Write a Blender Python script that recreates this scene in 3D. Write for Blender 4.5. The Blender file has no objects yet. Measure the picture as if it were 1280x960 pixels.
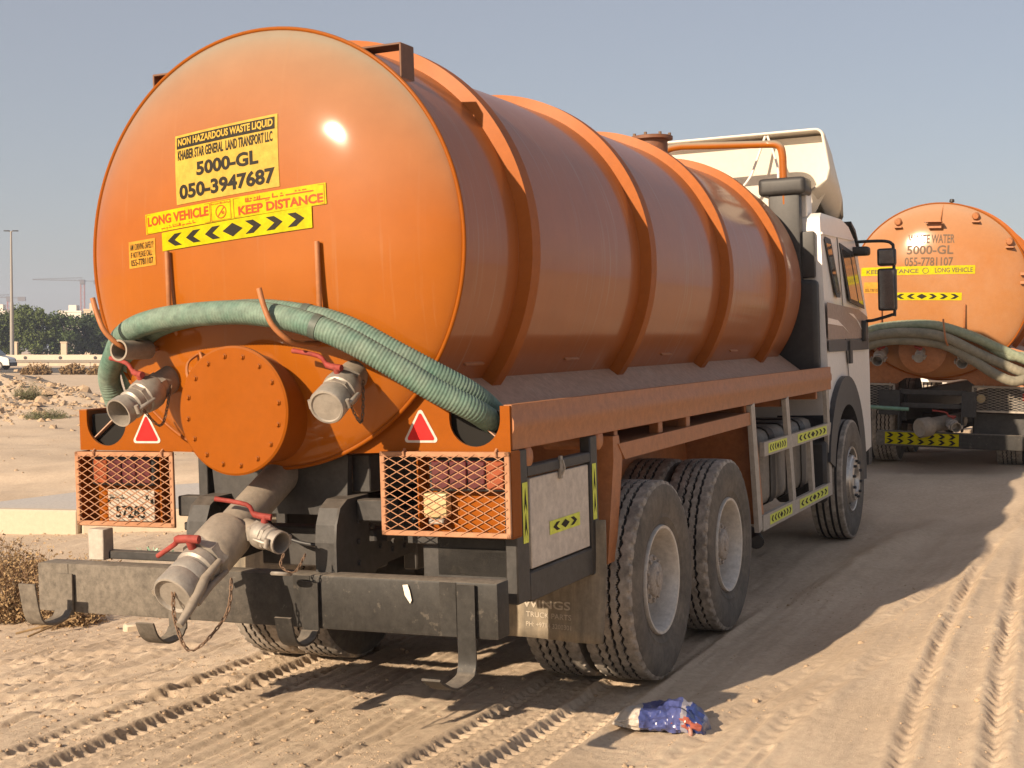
import bpy, bmesh, math, random
import numpy as np
from mathutils import Vector, Matrix

random.seed(7)
R_ = math.radians
scene = bpy.context.scene
C = scene.collection

# ------------------------------------------------------------------ camera
FPX = 1741.37
CAM_H = 1.80
cam_d = bpy.data.cameras.new('camera')
cam = bpy.data.objects.new('camera', cam_d)
C.objects.link(cam)
cam.location = (0, 0, CAM_H)
cam.rotation_euler = (R_(90 - 1.4474), 0, 0)
cam_d.sensor_width = 36.0
cam_d.lens = 36.0 * FPX / 1280.0
cam_d.clip_start = 0.1
cam_d.clip_end = 9000
scene.camera = cam

# truck frame -> world (x right of the truck, y its heading, z up)
TR = Matrix(((0.91179, 0.40965, -0.02883), (-0.40983, 0.91216, -0.00041), (0.02612, 0.01219, 0.99958)))
TO = Vector((-1.06485, 6.6456, -0.11058))

# ------------------------------------------------------------------ light
SUN_T = Vector((-0.25, -0.87, 0.425)).normalized()      # towards the sun, truck frame
SUN_W = (TR @ SUN_T).normalized()
elev = math.asin(SUN_W.z)
azim = math.atan2(SUN_W.x, SUN_W.y)                     # clockwise from +Y
world = bpy.data.worlds.new('World')
scene.world = world
world.use_nodes = True
wn = world.node_tree
wn.nodes.clear()
sky = wn.nodes.new('ShaderNodeTexSky')
sky.sky_type = 'NISHITA'
sky.sun_disc = False
sky.sun_elevation = elev
sky.sun_rotation = azim
sky.altitude = 0
sky.air_density = 1.0
sky.dust_density = 1.3
sky.ozone_density = 1.5
bg = wn.nodes.new('ShaderNodeBackground')
bg.inputs[1].default_value = 0.079
wo = wn.nodes.new('ShaderNodeOutputWorld')
hzmix = wn.nodes.new('ShaderNodeMix')          # even veil of desert haze over the whole sky
hzmix.data_type = 'RGBA'
hzmix.inputs[0].default_value = .64
hzmix.inputs[7].default_value = (2.62, 2.5, 2.58, 1)
wn.links.new(sky.outputs[0], hzmix.inputs[6])
wn.links.new(hzmix.outputs[2], bg.inputs[0])
wn.links.new(bg.outputs[0], wo.inputs[0])
sun_d = bpy.data.lights.new('sun', 'SUN')
sun_d.energy = 4.5
sun_d.angle = R_(0.55)
sun_d.color = (1.0, 0.80, 0.58)
sun = bpy.data.objects.new('sun', sun_d)
C.objects.link(sun)
sun.location = (-20, -20, 30)
sun.rotation_euler = (-SUN_W).to_track_quat('-Z', 'Y').to_euler()
vs = scene.view_settings
vs.view_transform = 'Standard'
vs.look = 'None'
vs.exposure = 0.90
vs.gamma = 1.0
scene.render.resolution_x = 1024
scene.render.resolution_y = 768
scene.cycles.max_bounces = 8
scene.cycles.volume_bounces = 0

# ------------------------------------------------------------------ helpers
def lin(h):
    h = h.lstrip('#')
    v = [int(h[i:i + 2], 16) / 255 for i in (0, 2, 4)]
    return tuple((c / 12.92 if c <= .04045 else ((c + .055) / 1.055) ** 2.4) for c in v)

MATS = {}
def mat(name, col, rough=.5, metal=0.0, dust=0.0, dust_glare_col=(.42, .31, .2), dscale=3.0, bump=0.0, bscale=60.0,
        var=0.12, coat=0.0, up_dust_glare=0.0, stretch=(1, 1, 1), spec=0.5, wear=0.0, wearcol=(.3, .3, .3), wscale=14.0, crough=.1, gx=None, upr=(.25, .95), grime=.22, gscale=22.0, streak=0.0, streakcol=(.4, .3, .22), sscale=(1.2, 42, 1.2), sthr=.60):
    if name in MATS:
        return MATS[name]
    m = bpy.data.materials.new(name)
    m.use_nodes = True
    nt = m.node_tree
    b = nt.nodes['Principled BSDF']
    L = nt.links.new
    N = nt.nodes.new
    tc = N('ShaderNodeTexCoord')
    mp = N('ShaderNodeMapping')
    mp.inputs['Scale'].default_value = stretch
    L(tc.outputs['Object'], mp.inputs[0])
    n1 = N('ShaderNodeTexNoise')
    n1.inputs['Scale'].default_value = dscale
    n1.inputs['Detail'].default_value = 8
    n1.inputs['Roughness'].default_value = .65
    L(mp.outputs[0], n1.inputs['Vector'])
    # colour variation
    hv = N('ShaderNodeMix'); hv.data_type = 'RGBA'
    hv.inputs[6].default_value = (*[c * (1 - var) for c in col], 1)
    hv.inputs[7].default_value = (*[min(1, c * (1 + var)) for c in col], 1)
    L(n1.outputs[0], hv.inputs[0])
    cur = hv.outputs[2]
    if wear > 0:
        nw = N('ShaderNodeTexNoise')
        nw.inputs['Scale'].default_value = wscale
        nw.inputs['Detail'].default_value = 10
        nw.inputs['Roughness'].default_value = .75
        L(tc.outputs['Object'], nw.inputs['Vector'])
        rw = N('ShaderNodeMapRange')
        rw.inputs[1].default_value = .72 - .3 * wear
        rw.inputs[2].default_value = .76 - .3 * wear
        L(nw.outputs[0], rw.inputs[0])
        mw = N('ShaderNodeMix'); mw.data_type = 'RGBA'
        L(rw.outputs[0], mw.inputs[0]); L(cur, mw.inputs[6])
        mw.inputs[7].default_value = (*wearcol, 1)
        cur = mw.outputs[2]
    fac = None
    if dust > 0:
        rd = N('ShaderNodeMapRange')
        rd.inputs[1].default_value = .30
        rd.inputs[2].default_value = .78
        rd.inputs[3].default_value = dust * .25
        rd.inputs[4].default_value = dust * 1.3
        L(n1.outputs[0], rd.inputs[0])
        fac = rd.outputs[0]
        if gx:
            sg_ = N('ShaderNodeSeparateXYZ'); L(tc.outputs['Object'], sg_.inputs[0])
            nl_ = N('ShaderNodeMath'); nl_.operation = 'MULTIPLY_ADD'
            L(n1.outputs[0], nl_.inputs[0]); nl_.inputs[1].default_value = .9; L(sg_.outputs['X'], nl_.inputs[2])
            rg_ = N('ShaderNodeMapRange')
            rg_.inputs[1].default_value = gx[0] + .45; rg_.inputs[2].default_value = gx[1] + .45
            rg_.inputs[3].default_value = gx[2]; rg_.inputs[4].default_value = 0
            L(nl_.outputs[0], rg_.inputs[0])
            ma_ = N('ShaderNodeMath'); ma_.operation = 'ADD'; ma_.use_clamp = True
            L(fac, ma_.inputs[0]); L(rg_.outputs[0], ma_.inputs[1]); fac = ma_.outputs[0]
    if up_dust_glare > 0:
        ge = N('ShaderNodeNewGeometry')
        sx = N('ShaderNodeSeparateXYZ')
        L(ge.outputs['Normal'], sx.inputs[0])
        ru = N('ShaderNodeMapRange')
        ru.inputs[1].default_value = upr[0]
        ru.inputs[2].default_value = upr[1]
        ru.inputs[3].default_value = 0
        ru.inputs[4].default_value = up_dust_glare
        L(sx.outputs['Z'], ru.inputs[0])
        if fac is not None:
            mx = N('ShaderNodeMath'); mx.operation = 'MAXIMUM'
            L(fac, mx.inputs[0]); L(ru.outputs[0], mx.inputs[1])
            fac = mx.outputs[0]
        else:
            fac = ru.outputs[0]
    if fac is not None:
        md = N('ShaderNodeMix'); md.data_type = 'RGBA'
        L(fac, md.inputs[0]); L(cur, md.inputs[6])
        md.inputs[7].default_value = (*dust_glare_col, 1)
        cur = md.outputs[2]
        rr = N('ShaderNodeMapRange')
        rr.inputs[1].default_value = 0; rr.inputs[2].default_value = 1
        rr.inputs[3].default_value = rough
        rr.inputs[4].default_value = min(1, rough + .5)
        L(fac, rr.inputs[0]); L(rr.outputs[0], b.inputs['Roughness'])
    else:
        b.inputs['Roughness'].default_value = rough
    if streak > 0:
        ms = N('ShaderNodeMapping'); ms.inputs['Scale'].default_value = sscale
        L(tc.outputs['Object'], ms.inputs[0])
        ns = N('ShaderNodeTexNoise'); ns.inputs['Scale'].default_value = 1; ns.inputs['Detail'].default_value = 4; ns.inputs['Roughness'].default_value = .6
        L(ms.outputs[0], ns.inputs['Vector'])
        rs_ = N('ShaderNodeMapRange'); rs_.inputs[1].default_value = sthr; rs_.inputs[2].default_value = sthr + .10; rs_.inputs[4].default_value = streak
        L(ns.outputs[0], rs_.inputs[0])
        nm_ = N('ShaderNodeTexNoise'); nm_.inputs['Scale'].default_value = 1.3; nm_.inputs['Detail'].default_value = 3
        L(tc.outputs['Object'], nm_.inputs['Vector'])
        rm_ = N('ShaderNodeMapRange'); rm_.inputs[1].default_value = .40; rm_.inputs[2].default_value = .60
        L(nm_.outputs[0], rm_.inputs[0])
        mm_ = N('ShaderNodeMath'); mm_.operation = 'MULTIPLY'; L(rs_.outputs[0], mm_.inputs[0]); L(rm_.outputs[0], mm_.inputs[1])
        mxs = N('ShaderNodeMix'); mxs.data_type = 'RGBA'; L(mm_.outputs[0], mxs.inputs[0]); L(cur, mxs.inputs[6]); mxs.inputs[7].default_value = (*streakcol, 1)
        cur = mxs.outputs[2]
    if grime > 0:
        ng = N('ShaderNodeTexNoise'); ng.inputs['Scale'].default_value = gscale; ng.inputs['Detail'].default_value = 9; ng.inputs['Roughness'].default_value = .72
        L(tc.outputs['Object'], ng.inputs['Vector'])
        rg2 = N('ShaderNodeMapRange'); rg2.inputs[1].default_value = .3; rg2.inputs[2].default_value = .7
        rg2.inputs[3].default_value = 1 - grime; rg2.inputs[4].default_value = 1 + grime
        L(ng.outputs[0], rg2.inputs[0])
        mg_ = N('ShaderNodeMix'); mg_.data_type = 'RGBA'; mg_.blend_type = 'MULTIPLY'; mg_.inputs[0].default_value = 1
        L(cur, mg_.inputs[6]); L(rg2.outputs[0], mg_.inputs[7]); cur = mg_.outputs[2]
    L(cur, b.inputs['Base Color'])
    b.inputs['Metallic'].default_value = metal
    b.inputs['Specular IOR Level'].default_value = spec
    if coat > 0:
        b.inputs['Coat Weight'].default_value = coat
        b.inputs['Coat Roughness'].default_value = crough
    if bump > 0:
        nb = N('ShaderNodeTexNoise')
        nb.inputs['Scale'].default_value = bscale
        nb.inputs['Detail'].default_value = 5
        L(mp.outputs[0], nb.inputs['Vector'])
        bm_ = N('ShaderNodeBump')
        bm_.inputs['Strength'].default_value = bump
        bm_.inputs['Distance'].default_value = .01
        L(nb.outputs[0], bm_.inputs['Height'])
        L(bm_.outputs[0], b.inputs['Normal'])
    MATS[name] = m
    return m

SAND_DUST = (.45, .33, .21)
ORANGE = mat('orange_paint', (.315, .084, .0014), .5, dust=.02, dust_glare_col=(.25, .24, .185), dscale=1.1, var=.05, coat=.8, crough=.07, up_dust_glare=.8, upr=(.02, .55), spec=.1, grime=.06, gscale=5, bump=.30, bscale=3.6, streak=.25, streakcol=(.34, .19, .10), sscale=(30, 1, 1.1), sthr=.60)  # up-facing tint: some dust, mostly sky glare put into the colour
ORANGE_SH = mat('orange_shell', (.33, .088, .012), .45, dust=.16, dust_glare_col=(.24, .17, .12), dscale=2.4, stretch=(.30, 6.0, .30), var=.10, coat=.45, crough=.10, up_dust_glare=.25, bump=.05, bscale=2.2, spec=.2, grime=.08, gscale=4, streak=.45, streakcol=(.36, .25, .18), sscale=(1.0, 40, 1.0), sthr=.57)
ORANGE_M = mat('orange_plate_paint', (.252, .063, .0008), .5, dust=.03, dust_glare_col=(.28, .20, .13), dscale=3, var=.07, coat=.05, crough=.2, up_dust_glare=.4, spec=.08, grime=.06)
ORANGE_RIB = mat('orange_rib', (.33, .088, .008), .5, dust=.10, dust_glare_col=(.28, .17, .11), dscale=2.4, var=.08, coat=.04, crough=.3, spec=.12, grime=.1)
ORANGE_BR = mat('orange_brown', (.36, .12, .03), .42, dust=.28, dust_glare_col=(.34, .21, .13), dscale=2.5, var=.12, up_dust_glare=.3)
ORANGE_MESH = mat('orange_mesh', (.38, .17, .085), .6, dust=.4, dust_glare_col=(.36, .25, .17), var=.1, spec=.2)
BLACKP = mat('black_chassis_paint', (.022, .022, .023), .5, dust=.11, dust_glare_col=(.20, .165, .13), dscale=4, var=.3, up_dust_glare=.38, bump=.08, bscale=40, grime=.4, wear=.12, wearcol=(.09, .075, .06), wscale=12)
BUMPER = mat('bumper_steel', (.016, .0155, .015), .5, dust=.06, dust_glare_col=(.26, .222, .178), dscale=5, var=.3, up_dust_glare=.6, wear=.45, wearcol=(.055, .048, .040), wscale=16, bump=.15, bscale=30, stretch=(1, 1, .35), gx=(-.75, .15, .5), spec=.3, grime=.4, gscale=30)
GALV = mat('galvanised_pipe', (.24, .21, .175), .55, metal=.1, dust=.45, dust_glare_col=(.28, .22, .16), dscale=6, var=.15, bump=.1, bscale=50)
ALU = mat('aluminium_coupling', (.36, .335, .30), .42, metal=.45, dust=.35, dust_glare_col=(.30, .24, .18), dscale=9, var=.18, bump=.1, bscale=80)
REDP = mat('red_handle_paint', (.25, .018, .016), .5, dust=.35, dust_glare_col=(.28, .14, .11), dscale=12, var=.2, wear=.25, wearcol=(.22, .14, .12), wscale=40, spec=.2, grime=.3)
RUST = mat('rusty_steel', (.12, .07, .045), .7, dust=.3, dust_glare_col=(.3, .2, .12), dscale=20, var=.3)
RUBBER = mat('tyre_rubber', (.040, .038, .035), .75, dust=.6, dust_glare_col=(.23, .195, .155), dscale=5, var=.25, bump=.1, bscale=70, grime=.3)
RUBBER_T = mat('tread_rubber', (.06, .056, .052), .8, dust=.9, dust_glare_col=(.44, .385, .325), dscale=7, var=.25, bump=.1, bscale=70, grime=.35)
RIM = mat('silver_rim_paint', (.56, .535, .50), .42, metal=.2, dust=.3, dust_glare_col=(.46, .39, .31), dscale=6, var=.1)
CHROME = mat('front_rim_steel', (.55, .53, .50), .3, metal=.8, dust=.25, dust_glare_col=(.4, .33, .25), dscale=10)
WHITE = mat('white_cab_paint', (.82, .78, .73), .35, dust=.14, dust_glare_col=(.52, .45, .37), dscale=2.5, var=.04, coat=.2, grime=.06)
CREAM = mat('cream_fibreglass', (.72, .67, .58), .5, dust=.05, dust_glare_col=(.5, .43, .34), dscale=3, var=.03, spec=.25, grime=.05)
STRIPE = mat('brown_stripe_decal', (.27, .185, .145), .4, dust=.2, dust_glare_col=(.42, .33, .26))
BLACK = mat('black_plastic', (.018, .018, .019), .5, dust=.1, dust_glare_col=(.2, .17, .14), dscale=5, var=.2)
BLACKG = mat('grey_black_plastic', (.028, .029, .033), .45, dust=.12, dust_glare_col=(.16, .145, .13), dscale=5, var=.2, grime=.3)
GLASS = mat('dark_window_glass', (.03, .032, .034), .08, dust=.06, coat=.3)
MIRROR = mat('mirror_glass', (.20, .20, .20), .12, metal=.8)
YEL = mat('yellow_reflective', (.42, .36, .001), .5, var=.04, spec=.1)
YELS = mat('pale_yellow_sign', (.44, .29, .045), .5, var=.05, dust=.04, spec=.1)
YELG = mat('lime_reflective', (.62, .70, .04), .4, var=.06, dust=.12)
YELO = mat('amber_sticker', (.46, .22, .02), .5, var=.08, dust=.05, spec=.15)
INK = mat('black_ink', (.02, .017, .012), .6, var=.2, spec=.15)
INKG = mat('faded_grey_ink', (.13, .085, .055), .5, var=.15, spec=.1)
REDINK = mat('red_ink', (.40, .055, .01), .5, var=.1, spec=.15)
REDT = mat('red_reflector', (.55, .018, .018), .5, var=.05, spec=.15)
WHT = mat('white_reflective', (.55, .50, .46), .5, var=.05, dust=.1, spec=.2)
LENSR = mat('red_lamp_lens', (.075, .007, .010), .35, var=.2, dust=.12, dust_glare_col=(.14, .06, .05))
LENSO = mat('orange_lamp_lens', (.26, .05, .010), .35, var=.15, dust=.12, dust_glare_col=(.22, .10, .05))
CREAML = mat('cream_lamp_lens', (.50, .39, .19), .4, var=.05, dust=.2)
BOARD = mat('dirty_white_board', (.58, .52, .45), .55, dust=.35, dust_glare_col=(.42, .36, .30), dscale=3, var=.08, wear=.06, wearcol=(.05, .045, .04), wscale=5)
PLATE = mat('number_plate', (.42, .37, .31), .5, dust=.3, dust_glare_col=(.32, .25, .19), spec=.2)
GUARDP = mat('side_guard_paint', (.40, .36, .31), .5, dust=.3, dust_glare_col=(.36, .30, .24), dscale=4, var=.1)
FLAP = mat('mudflap_rubber', (.05, .047, .042), .7, dust=.75, dust_glare_col=(.34, .28, .20), dscale=3, stretch=(4, 1, .5), var=.2)
FLAPINK = mat('mudflap_lettering', (.40, .36, .30), .7, dust=.3)
HOSE = mat('green_hose', (.045, .14, .105), .5, dust=.62, dust_glare_col=(.24, .265, .215), dscale=6, var=.15, up_dust_glare=.5, grime=.35)
HOSEB = mat('dark_hose_band', (.02, .06, .06), .5, dust=.2)
HOSE2 = mat('pale_green_hose', (.17, .23, .15), .5, dust=.5, dust_glare_col=(.36, .34, .25), dscale=4, var=.15, up_dust_glare=.3)
HOSE3 = mat('grey_dusty_hose', (.12, .12, .09), .55, dust=.6, dust_glare_col=(.33, .28, .2), dscale=4, var=.15)
CONC = mat('concrete', (.50, .42, .32), .85, dust=.2, dust_glare_col=(.48, .38, .27), dscale=1.2, var=.06, bump=.15, bscale=25, grime=.08)
SLABTOP = mat('grey_slab_concrete', (.46, .44, .42), .85, dust=.3, dust_glare_col=(.48, .38, .27), dscale=.8, var=.08, bump=.2, bscale=25)
TAUPE = mat('tank_shelf_paint', (.40, .20, .11), .4, dust=.6, dust_glare_col=(.40, .31, .25), dscale=3, var=.08, up_dust_glare=.55)

def new(name, bm, m, parent=None, smooth=40, kind=None):
    me = bpy.data.meshes.new(name)
    bm.to_mesh(me)
    bm.free()
    return link(name, me, m, parent, smooth)

def link(name, me, m=None, parent=None, smooth=40):
    if m is not None:
        me.materials.clear()
        for k in (m if isinstance(m, (list, tuple)) else [m]):
            me.materials.append(k)
    if smooth:
        me.polygons.foreach_set('use_smooth', [True] * len(me.polygons))
        me.set_sharp_from_angle(angle=R_(smooth))
    o = bpy.data.objects.new(name, me)
    C.objects.link(o)
    if parent is not None:
        o.parent = parent
    return o

def empty(name, mtx=None, parent=None):
    o = bpy.data.objects.new(name, None)
    C.objects.link(o)
    o.empty_display_size = .3
    if parent is not None:
        o.parent = parent
    if mtx is not None:
        o.matrix_basis = mtx
    return o

def tag(o, label=None, cat=None, group=None, kind=None):
    if label: o['label'] = label
    if cat: o['category'] = cat
    if group: o['group'] = group
    if kind: o['kind'] = kind
    return o

def copy_tree(o, parent=None):
    c = o.copy()
    C.objects.link(c)
    c.parent = parent
    for ch in list(o.children):
        copy_tree(ch, c)
    return c

B = bmesh.new
def box(bm, x0, x1, y0, y1, z0, z1, bev=0.0, mtx=None, seg=1):
    t = bmesh.new()
    vs_ = [t.verts.new(p) for p in ((x0, y0, z0), (x1, y0, z0), (x1, y1, z0), (x0, y1, z0), (x0, y0, z1), (x1, y0, z1), (x1, y1, z1), (x0, y1, z1))]
    for f in ((0, 3, 2, 1), (4, 5, 6, 7), (0, 1, 5, 4), (1, 2, 6, 5), (2, 3, 7, 6), (3, 0, 4, 7)):
        t.faces.new([vs_[i] for i in f])
    if bev > 0:
        bmesh.ops.bevel(t, geom=t.edges[:], offset=bev, segments=seg, affect='EDGES', profile=.6)
    merge(bm, t, mtx)
    return bm

def merge(bm, t, mtx=None):
    if mtx is not None:
        bmesh.ops.transform(t, matrix=mtx, verts=t.verts)
    mp = {}
    for v in t.verts:
        mp[v] = bm.verts.new(v.co)
    for f in t.faces:
        try:
            nf = bm.faces.new([mp[v] for v in f.verts])
            nf.material_index = f.material_index
        except ValueError:
            pass
    t.free()

def frames(pts, closed=False):
    P = [Vector(p) for p in pts]
    n = len(P)
    out = []
    up = None
    for i in range(n):
        if closed:
            t = P[(i + 1) % n] - P[i - 1]
        else:
            t = P[min(i + 1, n - 1)] - P[max(i - 1, 0)]
        t.normalize()
        if up is None:
            a = Vector((0, 0, 1)) if abs(t.z) < .9 else Vector((1, 0, 0))
            up = (a - t * a.dot(t)).normalized()
        else:
            up = (up - t * up.dot(t)).normalized()
        out.append((P[i], t, up, t.cross(up)))
    return out

def tube(bm, pts, r, n=12, closed=False, cap=True):
    fr = frames(pts, closed)
    rs = r if isinstance(r, (list, tuple)) else [r] * len(pts)
    rings = []
    for (p, t, u, w), rr in zip(fr, rs):
        rings.append([bm.verts.new(p + u * (math.cos(2 * math.pi * k / n) * rr) + w * (math.sin(2 * math.pi * k / n) * rr)) for k in range(n)])
    m = len(rings)
    for i in range(m if closed else m - 1):
        a, b = rings[i], rings[(i + 1) % m]
        for k in range(n):
            bm.faces.new((a[k], a[(k + 1) % n], b[(k + 1) % n], b[k]))
    if cap and not closed:
        bm.faces.new(list(reversed(rings[0])))
        bm.faces.new(rings[-1])
    return bm

def lathe(bm, prof, org, axis, n=32, mi=0):
    """prof: list of (radius, distance along axis)"""
    ax = Vector(axis).normalized()
    a = Vector((0, 0, 1)) if abs(ax.z) < .9 else Vector((1, 0, 0))
    u = (a - ax * a.dot(ax)).normalized()
    w = ax.cross(u)
    o = Vector(org)
    rings = []
    for r, d in prof:
        if r < 1e-6:
            rings.append([bm.verts.new(o + ax * d)])
        else:
            rings.append([bm.verts.new(o + ax * d + (u * math.cos(2 * math.pi * k / n) + w * math.sin(2 * math.pi * k / n)) * r) for k in range(n)])
    for a_, b_ in zip(rings, rings[1:]):
        if len(a_) == 1 and len(b_) == 1: continue
        for k in range(n):
            k2 = (k + 1) % n
            if len(a_) == 1: f = bm.faces.new((a_[0], b_[k2], b_[k]))
            elif len(b_) == 1: f = bm.faces.new((a_[k], a_[k2], b_[0]))
            else: f = bm.faces.new((a_[k], a_[k2], b_[k2], b_[k]))
            f.material_index = mi
    return bm

def prism(bm, poly, fn, d0, d1):
    """poly in 2D, fn(u, v, d) -> 3D; extruded from d0 to d1, caps triangulated"""
    t = bmesh.new()
    a = [t.verts.new(fn(u, v, d0)) for u, v in poly]
    b = [t.verts.new(fn(u, v, d1)) for u, v in poly]
    n = len(poly)
    f1 = t.faces.new(a)
    f2 = t.faces.new(list(reversed(b)))
    for i in range(n):
        t.faces.new((a[i], b[i], b[(i + 1) % n], a[(i + 1) % n]))
    t.normal_update()
    bmesh.ops.triangulate(t, faces=[f1, f2], quad_method='FIXED', ngon_method='EAR_CLIP')
    bmesh.ops.recalc_face_normals(t, faces=t.faces)
    merge(bm, t)
    return bm

def spline(pts, k=8):
    P = [Vector(p) for p in pts]
    out = []
    for i in range(len(P) - 1):
        p0 = P[max(i - 1, 0)]; p1 = P[i]; p2 = P[i + 1]; p3 = P[min(i + 2, len(P) - 1)]
        for j in range(k):
            t = j / k
            out.append(.5 * ((2 * p1) + (-p0 + p2) * t + (2 * p0 - 5 * p1 + 4 * p2 - p3) * t * t + (-p0 + 3 * p1 - 3 * p2 + p3) * t ** 3))
    out.append(P[-1])
    return out

def ribbon(bm, pts, xw, thick):
    """flat bar bent in the y-z plane; pts (x,y,z), width along x"""
    fr = frames(pts)
    rings = []
    for p, t, u, w in fr:
        nrm = Vector((0, -t.z, t.y)).normalized()
        hx = Vector((xw / 2, 0, 0))
        hn = nrm * thick / 2
        rings.append([bm.verts.new(p + s) for s in (-hx - hn, hx - hn, hx + hn, -hx + hn)])
    for a, b in zip(rings, rings[1:]):
        for k in range(4):
            bm.faces.new((a[k], a[(k + 1) % 4], b[(k + 1) % 4], b[k]))
    bm.faces.new(list(reversed(rings[0]))); bm.faces.new(rings[-1])
    bmesh.ops.recalc_face_normals(bm, faces=bm.faces)
    return bm

TEXT_CACHE = {}
def text_geo(s, bold=.0):
    if (s, bold) not in TEXT_CACHE:
        cu = bpy.data.curves.new('lettering', 'FONT')
        cu.body = s
        cu.offset = bold
        cu.resolution_u = 3
        o = bpy.data.objects.new('lettering', cu)
        C.objects.link(o)
        dg = bpy.context.evaluated_depsgraph_get()
        me = bpy.data.meshes.new_from_object(o.evaluated_get(dg))
        v = np.array([p.co[:2] for p in me.vertices])
        f = [tuple(p.vertices) for p in me.polygons]
        bpy.data.objects.remove(o); bpy.data.curves.remove(cu); bpy.data.meshes.remove(me)
        lo, hi = v.min(0), v.max(0)
        TEXT_CACHE[(s, bold)] = ((v - lo) / (hi - lo), f)
    return TEXT_CACHE[(s, bold)]

def bil(q, u, v):
    bl, br, tr, tl = q
    return tuple((bl[i] * (1 - u) + br[i] * u) * (1 - v) + (tl[i] * (1 - u) + tr[i] * u) * v for i in range(len(bl)))

def flat_text(s, fn, m, parent, bold=.02, name='lettering'):
    v, f = text_geo(s, bold)
    me = bpy.data.meshes.new(name)
    me.from_pydata([fn(a, b) for a, b in v], [], f)
    return link(name, me, m, parent, smooth=0)

def flat_polys(polys, fn, m, parent, name):
    vs_, fs = [], []
    for p in polys:
        k = len(vs_)
        vs_ += [fn(a, b) for a, b in p]
        fs.append(tuple(range(k, k + len(p))))
    me = bpy.data.meshes.new(name)
    me.from_pydata(vs_, [], fs)
    return link(name, me, m, parent, smooth=0)

def sheet(fn, m, parent, name, nu=12, nv=6):
    vs_ = [fn(i / nu, j / nv) for j in range(nv + 1) for i in range(nu + 1)]
    fs = [(j * (nu + 1) + i, j * (nu + 1) + i + 1, (j + 1) * (nu + 1) + i + 1, (j + 1) * (nu + 1) + i) for j in range(nv) for i in range(nu)]
    me = bpy.data.meshes.new(name)
    me.from_pydata(vs_, [], fs)
    return link(name, me, m, parent, smooth=40)

def chevrons(n_side, gap=.0, diamond=True):
    """<<< diamond >>> as polygons in the unit square"""
    out = []
    tot = n_side * 2 + (1 if diamond else 0)
    w = 1 / tot
    for i in range(n_side):
        x = w * (i + .1); a = w * .78
        out.append([(x, .5), (x + a * .5, .86), (x + a, .86), (x + a * .5, .5)])
        out.append([(x, .5), (x + a * .5, .5), (x + a, .14), (x + a * .5, .14)])
    if diamond:
        out.append([(.5 - w * .5, .5), (.5, .12), (.5 + w * .5, .5), (.5, .88)])
    for i in range(n_side):
        x = 1 - w * (i + .1); a = w * .78
        out.append([(x, .5), (x - a * .5, .5), (x - a, .86), (x - a * .5, .86)])
        out.append([(x, .5), (x - a * .5, .14), (x - a, .14), (x - a * .5, .5)])
    return out

def strokes(seed, n=9):
    """small connected script strokes, read as flat print"""
    r = random.Random(seed)
    out = []
    x = 0.0
    while x < .97:
        w = r.choice((.05, .08, .12, .03))
        out.append([(x, .25), (x + w, .25), (x + w, .42), (x, .42)])
        k = r.random()
        if k < .4: out.append([(x, .42), (x + .018, .42), (x + .018, .8 + .2 * r.random()), (x, .8)])
        elif k < .7: out.append([(x + .01, .62), (x + .035, .62), (x + .035, .78), (x + .01, .78)])
        elif k < .85: out.append([(x + .01, 0), (x + .035, 0), (x + .035, .14), (x + .01, .14)])
        x += w + (.0 if r.random() < .6 else .03)
    return out

# ------------------------------------------------------------------ terrain
rng = np.random.default_rng(11)
_perm = rng.random((512, 512))
def vnoise(x, y):
    xi = np.floor(x).astype(int); yi = np.floor(y).astype(int)
    fx = x - xi; fy = y - yi
    fx = fx * fx * (3 - 2 * fx); fy = fy * fy * (3 - 2 * fy)
    a = _perm[xi % 512, yi % 512]; b = _perm[(xi + 1) % 512, yi % 512]
    c = _perm[xi % 512, (yi + 1) % 512]; d = _perm[(xi + 1) % 512, (yi + 1) % 512]
    return (a * (1 - fx) + b * fx) * (1 - fy) + (c * (1 - fx) + d * fx) * fy - .5
def fbm(x, y, o=4, g=.5):
    s = 0; a = 1.0
    for k in range(o):
        s = s + a * vnoise(x * 2 ** k + 17.3 * k, y * 2 ** k + 9.1 * k)
        a *= g
    return s
def sst(x, a, b):
    t = np.clip((x - a) / (b - a), 0, 1)
    return t * t * (3 - 2 * t)
TRn = np.array(TR); TOn = np.array(TO)
def to_truck(x, y):
    dx = x - TOn[0]; dy = y - TOn[1]
    return TRn[0, 0] * dx + TRn[1, 0] * dy, TRn[0, 1] * dx + TRn[1, 1] * dy

RUTS = [([(1.35, 5.0), (1.649, 5.94), (2.068, 7.019), (2.721, 8.571), (3.435, 10.272), (4.16, 11.835), (5.2, 13.8), (8.5, 19)], .034, .036),
        ([(1.75, 5.0), (2.062, 5.94), (2.599, 7.352), (3.179, 8.815), (4.058, 10.998), (5.6, 14.0)], .036, .040),
        ([(.15, 5.2), (.62, 6.1), (1.15, 7.0), (1.9, 8.1), (3.0, 9.8), (4.0, 11.5)], .045, .022),
        ([(.55, 5.2), (.98, 6.1), (1.5, 7.0), (2.3, 8.1), (3.3, 9.8)], .045, .018),
        ([(-3.8, 7.1), (-2.2, 7.6), (-.9, 8.2)], .05, .018),
        ([(-4.2, 7.9), (-2.6, 8.2), (-1.6, 8.6)], .06, .022),
        ([(-4.0, 7.4), (-2.8, 7.75), (-1.7, 8.05)], .05, .02),
        ([(-4.2, 8.5), (-3.0, 8.7), (-2.1, 9.0)], .05, .02)]
_rr = random.Random(5)
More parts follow.
